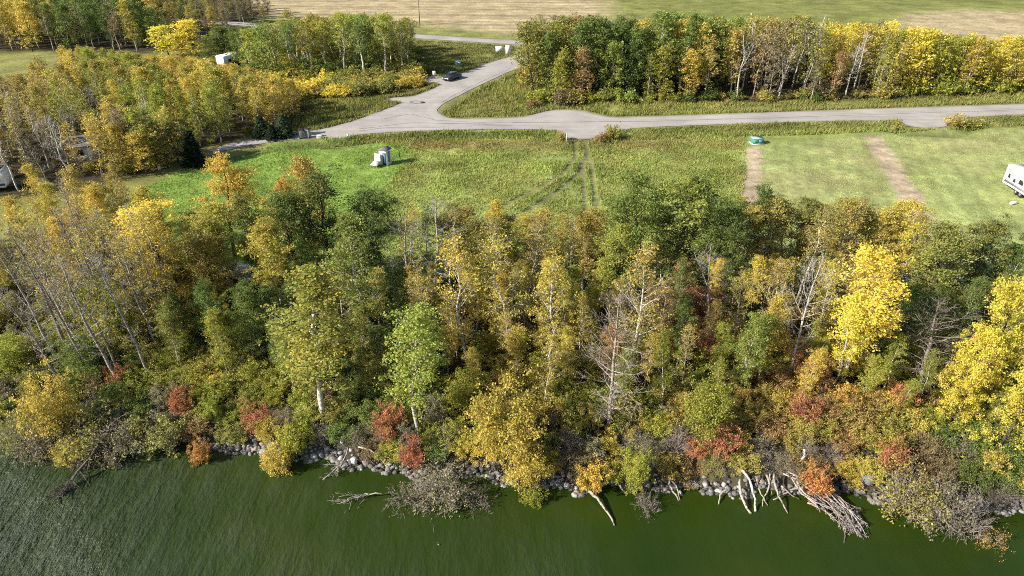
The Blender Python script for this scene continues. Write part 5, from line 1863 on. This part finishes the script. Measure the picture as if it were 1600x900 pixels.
# white privy with blue door and the white bin with a sloping shelf next to it
p = put(603, 256)
t = thing("privy", p, math.radians(-24), "narrow white privy with grey roof and blue door on the lawn", "privy")
mb = MB(); mb.box((0, 0, 1.1), (1.2, 1.2, 2.2)); mb.build("wall", M['white'], t, False, 0.02)
mb = MB(); mb.prism([(-0.74, 2.2), (0.74, 2.2), (0.72, 2.28), (0, 2.52), (-0.72, 2.28)], -0.74, 0.74); mb.build("roof", M['roof'], t)
mb = MB(); mb.box((0.26, -0.622, 0.98), (0.55, 0.04, 1.8)); dr = mb.build("door", M['blue'], t)
mb = MB(); mb.box((0.06, -0.66, 1.0), (0.05, 0.04, 0.14)); mb.build("handle", M['grey'], dr)
mb = MB(); mb.box((0.622, 0, 1.2), (0.04, 0.5, 1.5)); mb.build("side_panel", M['grey'], t)
p = put(590, 259)
t = thing("white_bin", p, math.radians(-24), "white upright board with sloping shelf standing beside the privy", "bin")
mb = MB(); mb.box((0, 0.25, 0.95), (1.0, 0.3, 1.5)); mb.build("back_panel", M['white'], t, False, 0.03)
mb = MB(); mb.add(np.array([[-0.55, 0.08, 0.75], [0.55, 0.08, 0.75], [0.55, -0.95, 0.42], [-0.55, -0.95, 0.42], [-0.55, 0.08, 0.68], [0.55, 0.08, 0.68], [0.55, -0.95, 0.35], [-0.55, -0.95, 0.35]]),
                  [[0, 3, 2, 1], [4, 5, 6, 7], [0, 1, 5, 4], [1, 2, 6, 5], [2, 3, 7, 6], [3, 0, 4, 7]]); mb.build("shelf", M['offwhite'], t)
for x, y, h in ((-0.45, -0.85, 0.4), (0.45, -0.85, 0.4), (-0.4, 0.3, 0.3), (0.4, 0.3, 0.3)):
    mb = MB(); mb.box((x, y, h / 2), (0.07, 0.07, h)); mb.build("leg", M['grey'], t)


def cabin(p, rz, L, Wd, H, rise, label, wall, roof):
    t = thing("cabin", p, rz, label, "cabin")
    mb = MB(); mb.box((0, 0, H / 2), (L, Wd, H)); w_ = mb.build("wall", M[wall], t)
    for s in (-1, 1):
        mb = MB()
        V = np.array([[-L / 2 - 0.3, s * (Wd / 2 + 0.35), H - 0.1], [L / 2 + 0.3, s * (Wd / 2 + 0.35), H - 0.1], [L / 2 + 0.3, 0, H + rise], [-L / 2 - 0.3, 0, H + rise]])
        V2 = V + np.array([0, 0, 0.1])
        mb.add(np.vstack([V, V2]), [[0, 1, 2, 3], [4, 7, 6, 5], [0, 4, 5, 1], [1, 5, 6, 2], [2, 6, 7, 3], [3, 7, 4, 0]])
        mb.build("roof_slope", M[roof], t)
    mb = MB(); mb.prism([(-Wd / 2, H), (Wd / 2, H), (0, H + rise - 0.05)], -L / 2 + 0.02, L / 2 - 0.02)
    g_ = mb.build("gable", M[wall], t); g_.rotation_euler = (0, 0, math.pi / 2)
    for x in (-L * 0.28, L * 0.28):
        mb = MB(); mb.box((x, -Wd / 2 - 0.02, H * 0.55), (0.9, 0.05, 0.8)); w2 = mb.build("window", M['glass'], t)
        mb = MB(); mb.box((x, -Wd / 2 - 0.01, H * 0.55), (1.05, 0.05, 0.95)); mb.build("frame", M['white'], w2)
    mb = MB(); mb.box((0, -Wd / 2 - 0.02, 1.0), (0.9, 0.05, 1.95)); d2 = mb.build("door", M['white'], t)
    mb = MB(); mb.box((0.32, -Wd / 2 - 0.06, 1.0), (0.06, 0.05, 0.12)); mb.build("handle", M['grey'], d2)
    return t


cabin(put(150, 243), math.radians(18), 5.2, 3.6, 2.2, 0.9, "weathered pale cabin with a grey roof among thin bare aspens", 'offwhite', 'roof')

# tarpaulin-covered boat showing between the trees
p = put(372, 432)
t = thing("covered_boat", (p[0], p[1], p[2]), math.radians(-22), "boat under a grey-white tarpaulin glimpsed between trees above an orange shrub", "boat")
mb = MB()
nx = 9
for i in range(nx - 1):
    pass
xs = np.linspace(-2.3, 2.3, nx)
ring = []
for x in xs:
    w_ = 0.95 * (1 - max(0, x / 2.3) ** 3 * 0.8)
    h_ = 1.5 - 0.25 * abs(x) / 2.3
    ring.append([[x, -w_, 0.5], [x, -w_ * 0.95, 1.05], [x, -0.1 * w_, h_], [x, 0.1 * w_, h_], [x, w_ * 0.95, 1.05], [x, w_, 0.5]])
V = np.array(ring).reshape(-1, 3)
q = [[i * 6 + j, i * 6 + j + 1, (i + 1) * 6 + j + 1, (i + 1) * 6 + j] for i in range(nx - 1) for j in range(5)]
mb.add(V, q + [[0, 1, 4, 5], [1, 2, 3, 4], [(nx - 1) * 6 + 0, (nx - 1) * 6 + 5, (nx - 1) * 6 + 4, (nx - 1) * 6 + 1], [(nx - 1) * 6 + 1, (nx - 1) * 6 + 4, (nx - 1) * 6 + 3, (nx - 1) * 6 + 2]])
mb.build("tarpaulin", M['tarp'], t, False)
mb = MB(); mb.box((0, 0, 0.35), (4.2, 1.5, 0.45), 0, 1.15); mb.build("hull", M['offwhite'], t, False, 0.08)
for y in (-0.85, 0.85):
    wheel(t, -0.4, y, 0.28, 0.18)


def sign(px, py, w_px, h_px, top, label, posts=2):
    s = scale_at(px, py)
    p_ = put(px, py)
    t = thing("sign_board", p_, math.radians(6), label, "sign")
    w_, h_ = w_px * s, h_px * s
    z1 = top * s
    mb = MB(); mb.box((0, 0, z1 - h_ / 2), (w_, 0.06, h_)); mb.build("panel", M['white'], t)
    for k in range(posts):
        x = (k - (posts - 1) / 2) * w_ * 0.7
        mb = MB(); mb.box((x, 0.08, z1 / 2), (0.1, 0.1, z1 - 0.02)); mb.build("post", M['pole'], t)


sign(781, 84, 13, 8, 13.5, "wide white sign board on posts near the highway corner")
sign(794, 86, 8, 14, 16, "upright white sign board beside the wide one")
sign(679, 123, 5, 6, 12, "small pale sign on a post by the grey car", 1)


def cabinet(name, px, py, w_, d_, h_, mat, label, rz=0.1):
    t = thing(name, put(px, py), rz, label, "utility box")
    mb = MB(); mb.box((0, 0, 0.05), (w_ + 0.25, d_ + 0.25, 0.1)); mb.build("base", M['offwhite'], t)
    mb = MB(); mb.prism([(-w_ / 2, 0.1), (w_ / 2, 0.1), (w_ / 2, h_ * 0.85), (w_ / 2 - 0.04, h_), (-w_ / 2 + 0.04, h_), (-w_ / 2, h_ * 0.85)], -d_ / 2, d_ / 2)
    mb.build("body", M[mat], t, False, 0.02)
    mb = MB(); mb.box((0, 0, h_ + 0.035), (w_ + 0.06, d_ + 0.06, 0.06)); mb.build("lid", M['mint'], t)
    for s in (-1, 1):
        mb = MB(); mb.box((s * w_ * 0.25, -d_ / 2 - 0.012, h_ * 0.5), (w_ * 0.44, 0.03, h_ * 0.6)); dr_ = mb.build("door", M[mat], t)
        mb = MB(); mb.box((s * w_ * 0.08, -d_ / 2 - 0.04, h_ * 0.5), (0.05, 0.04, 0.16)); mb.build("handle", M['grey'], dr_)


cabinet("transformer_box", 1182, 223, 1.7, 1.2, 0.85, 'teal', "teal green transformer box at the head of the first dirt strip")
cabinet("transformer_box", 716, 101, 1.3, 0.9, 0.9, 'mint', "pale mint utility box on the dry grass beyond the grey car")


def pole(px, by, ty, arm, label):
    p_ = put(px, by)
    h_ = height_for(p_[1], ty, p_[2])
    t = thing("utility_pole", p_, 0.3, label, "pole")
    mb = MB(); mb.tube(np.array([[0, 0, -0.3], [0, 0, h_]]), np.array([0.17, 0.11]), 8); mb.build("shaft", M['pole'], t, True)
    if arm:
        mb = MB(); mb.box((0, 0.16, h_ - 0.5), (2.0, 0.12, 0.14)); mb.build("crossarm", M['pole'], t)
        for x in (-0.85, 0, 0.85):
            mb = MB(); mb.tube(np.array([[x, 0.16, h_ - 0.43], [x, 0.16, h_ - 0.22]]), np.array([0.05, 0.03]), 6); mb.build("insulator", M['grey'], t, True)
    else:
        mb = MB(); mb.tube(np.array([[0.22, 0.0, h_ - 1.9], [0.22, 0, h_ - 1.0]]), np.array([0.2, 0.2]), 10); mb.build("transformer", M['grey'], t, True)


pole(817, 133, 62, True, "utility pole rising from a golden bush at the end of the tree belt")
pole(831, 95, 47, False, "farther utility pole where the side road meets the highway")
pole(656, 40, -12, True, "lone utility pole beyond the highway at the stubble field")


def stake(px, py, h_, w_, mat, label, rz=0.0, cat="post"):
    t = thing("stake", put(px, py), rz, label, cat)
    mb = MB(); mb.box((0, 0, h_ / 2), (w_, w_, h_), 0, 0.9); mb.build("shaft", M[mat], t)
    mb = MB(); mb.box((0, 0, h_ + 0.02), (w_ * 1.15, w_ * 1.15, 0.05)); mb.build("cap", M[mat], t)


stake(885, 222, 1.5, 0.16, 'offwhite', "white stake at the corner of the paved driveway apron")
stake(544, 217, 0.75, 0.22, 'white', "short white stake where the gravel track leaves the junction")
stake(642, 232, 1.1, 0.16, 'pole', "grey fence post at the corner of the bright lawn")
stake(657, 222, 1.0, 0.14, 'pole', "grey fence post uphill from the lawn corner, toward the road")
stake(624, 244, 0.9, 0.14, 'dark', "dark short post just behind the privy")
stake(525, 176, 1.0, 0.12, 'beige', "tan stake in the weedy bank beside the junction")
stake(1003, 163, 0.9, 0.3, 'white', "white marker at the foot of the green tree belt")
stake(250, 265, 0.6, 0.35, 'white', "white bucket-like marker under the thin aspens by the lawn")

# pieces by the gravel track and on the grass
t = thing("storage_chest", put(499, 216), 0.2, "small white chest lying beside the gravel track", "chest")
mb = MB(); mb.box((0, 0, 0.2), (0.75, 0.4, 0.36)); mb.build("body", M['white'], t, False, 0.03)
mb = MB(); mb.box((0, 0, 0.41), (0.8, 0.45, 0.07)); mb.build("lid", M['white'], t, False, 0.02)
for i, (px, py, lab) in enumerate(((472, 216, "dark wheeled bin by the gravel track, nearer the young spruces"), (482, 215, "dark wheeled bin by the gravel track, nearer the white chest"))):
    t = thing("wheeled_bin", put(px, py), 0.3 + i, lab, "bin", "bins by the gravel track")
    mb = MB(); mb.box((0, 0, 0.75), (0.55, 0.6, 1.3), 0, 1.25); mb.build("body", M['grey'], t, False, 0.03)
    mb = MB(); mb.box((0, 0, 1.46), (0.75, 0.8, 0.09)); mb.build("lid", M['dark'], t, False, 0.03)
    for y in (-0.28, 0.28):
        wheel(t, -0.28, y, 0.12, 0.06, False)
t = thing("gas_cylinder", put(1583, 318), math.radians(20), "white cylinder lying on the grass beside the camper trailer", "cylinder")
mb = MB(); mb.tube(np.array([[-0.5, 0, 0.2], [-0.42, 0, 0.2], [0.42, 0, 0.2], [0.5, 0, 0.2]]), np.array([0.1, 0.2, 0.2, 0.1]), 12); mb.build("tank", M['white'], t, True)
mb = MB(); mb.tube(np.array([[0.5, 0, 0.2], [0.58, 0, 0.2]]), np.array([0.06, 0.05]), 8); mb.build("valve", M['grey'], t)
a = ground_at(72, 300)
t = thing("plywood_board", put(72, 300), math.radians(10), "beige board leaning upright behind the golden trees by the frame", "board")
mb = MB(); mb.box((0, 0, 1.25), (1.1, 0.08, 1.5), 0, 1.0); mb.build("panel", M['beige'], t)
for x in (-0.4, 0.4):
    mb = MB(); mb.box((x, 0.09, 0.75), (0.09, 0.09, 1.5)); mb.build("post", M['pole'], t)


# ------------------------------------------------------------------ labels of the many plants and boulders
ORD = ["nearest", "second", "third", "fourth", "fifth", "sixth", "seventh", "eighth", "ninth", "tenth", "eleventh", "twelfth", "thirteenth", "fourteenth", "fifteenth", "sixteenth", "seventeenth", "eighteenth", "nineteenth", "twentieth"] + [t + "-" + u for t in ("twenty", "thirty", "forty", "fifty") for u in "first second third fourth fifth sixth seventh eighth ninth".split()]
MARKS = {
    'wood': [(-200, 110, "the big fallen tree"), (110, 330, "the big fallen tree"), (330, 560, "the large light green aspen"), (560, 700, "the crimson shrub"), (700, 850, "the largest golden shrub"),
             (850, 1010, "the grey dead tree"), (1010, 1150, "the driftwood row"), (1150, 1300, "the brush heap"), (1300, 1440, "the largest boulder"), (1440, 2000, "the broad yellow poplar")],
    'thicket': [(-300, 900, "the big fallen tree")],
    'belt': [(600, 960, "the nearer utility pole"), (960, 1180, "the golden belt aspen"), (1180, 1420, "the teal transformer box"), (1420, 2200, "the far driveway")],
    'stand': [(-100, 400, "the small white camper"), (400, 520, "the young spruces"), (520, 900, "the grey car")],
    'copse': [(-400, 110, "the blue-sided camper"), (110, 230, "the weathered cabin"), (230, 900, "the blackish spruce")],
    'far wood': [(-400, 130, "the shaded clearing"), (130, 280, "the yellow poplars"), (280, 900, "the round brown bush")],
    'single': [(-9999, 9999, "the road")],
}
ANCHOR_PX = {"the big fallen tree": 140, "the large light green aspen": 480, "the crimson shrub": 607, "the largest golden shrub": 785, "the grey dead tree": 964, "the driftwood row": 1190, "the brush heap": 1290,
             "the largest boulder": 1354, "the broad yellow poplar": 1568, "the nearer utility pole": 817, "the golden belt aspen": 1070, "the teal transformer box": 1182, "the far driveway": 1450,
             "the small white camper": 362, "the young spruces": 425, "the grey car": 706, "the blue-sided camper": 0, "the weathered cabin": 150, "the blackish spruce": 295, "the shaded clearing": 60,
             "the yellow poplars": 280, "the round brown bush": 448, "the road": 800}
PLACE = {'thicket': "leaning thicket", 'belt': "road belt", 'stand': "aspen stand", 'copse': "thin woods", 'far wood': "far wood", 'single': "roadside"}
ROWS = {'thicket': (565, 530), 'belt': (150, 130), 'stand': (128, 100), 'copse': (205, 150), 'far wood': (60, 35), 'single': (0, 0)}
GROUPS = {'wood': 'trees and shrubs of the shore wood', 'thicket': 'bare leaning trees by the lake', 'belt': 'tree belt along the road', 'stand': 'aspen stand by the junction', 'copse': 'thin aspen woods', 'far wood': 'far wood',
          'single': 'single roadside plants'}


def row_of(p):
    if p['zone'] != 'wood':
        a_, b_ = ROWS[p['zone']]
        _, by_ = to_px(p['x'], p['y'], LAND)
        return f"in the {PLACE[p['zone']]}'s {'front' if by_ > a_ else 'middle' if by_ > b_ else 'back'}"
    dd = p['y'] - float(shore_y(p['x']))
    return "at the water's edge" if dd < 4 else "on the lower bank" if dd < 9 else "in the middle wood" if dd < 17 else "at the wood's field edge"


def assign_labels():
    used = {}
    for p in PLANTS:
        o = p['o']
        o["category"] = CATS[p['kind']]
        o["group"] = GROUPS[p['zone']]
        if p['label']:
            o["label"] = p['label']
            continue
        mk = next(m for a, b, m in MARKS[p['zone']] if a <= p['px'] < b)
        size = ''
        if CATS[p['kind']] == 'tree':
            size = 'tall ' if p['H'] > 9.2 else 'low ' if p['H'] < 6 else ''
        look = (size + ('' if NOUN[p['kind']].startswith('leafless') else WORDS[p['colour']] + ' ') + NOUN[p['kind']])
        used.setdefault((look, mk, row_of(p)), []).append(p)
    for (look, mk, row), ps in used.items():
        ps.sort(key=lambda p: abs(p['px'] - ANCHOR_PX[mk]))
        if len(ps) == 1:
            ps[0]['o']["label"] = f"{look} near {mk}, {row}"
            continue
        for i, p in enumerate(ps):
            p['o']["label"] = f"{ORD[min(i, 50)]} {look} from {mk}, {row}" if i else f"{look} closest to {mk}, {row}"


assign_labels()
RM = [(-100, 300, "the big fallen tree", 140), (300, 470, "the rounded golden-brown shrub", 420), (470, 700, "the whitest boulder", 554), (700, 935, "the single pale log", 925), (935, 1050, "the stump shoots", 1015),
      (1050, 1200, "the driftwood row", 1190), (1200, 1480, "the largest boulder", 1354), (1480, 2000, "the bleached willow", 1530)]
used = {}
for q_ in rocks:
    q_['o']["category"] = "boulder"
    q_['o']["group"] = "boulders along the shore"
    if q_['label']:
        q_['o']["label"] = q_['label']
        continue
    mk = next(m for m in RM if m[0] <= q_['px'] < m[1])
    tone = "white" if q_['tone'] > 0.46 else "light grey" if q_['tone'] > 0.36 else "grey" if q_['tone'] > 0.29 else "dark grey"
    size = "small" if q_['s'] < 0.42 else "large" if q_['s'] > 0.72 else "medium"
    wet = "in the water" if q_['y'] < float(shore_y(q_['x'])) + 0.3 else "on the bank" if q_['y'] > float(shore_y(q_['x'])) + 1.2 else "at the waterline"
    used.setdefault((f"{size} {tone} boulder", mk[2], wet, mk[3]), []).append(q_)
for (look, mk, wet, ax), qs in used.items():
    qs.sort(key=lambda q_: abs(q_['px'] - ax))
    for i, q_ in enumerate(qs):
        q_['o']["label"] = f"{look} {wet} near {mk}" if len(qs) == 1 else f"{look} {wet} closest to {mk}" if i == 0 else f"{ORD[min(i, 50)]} {look} {wet} counting from {mk}"
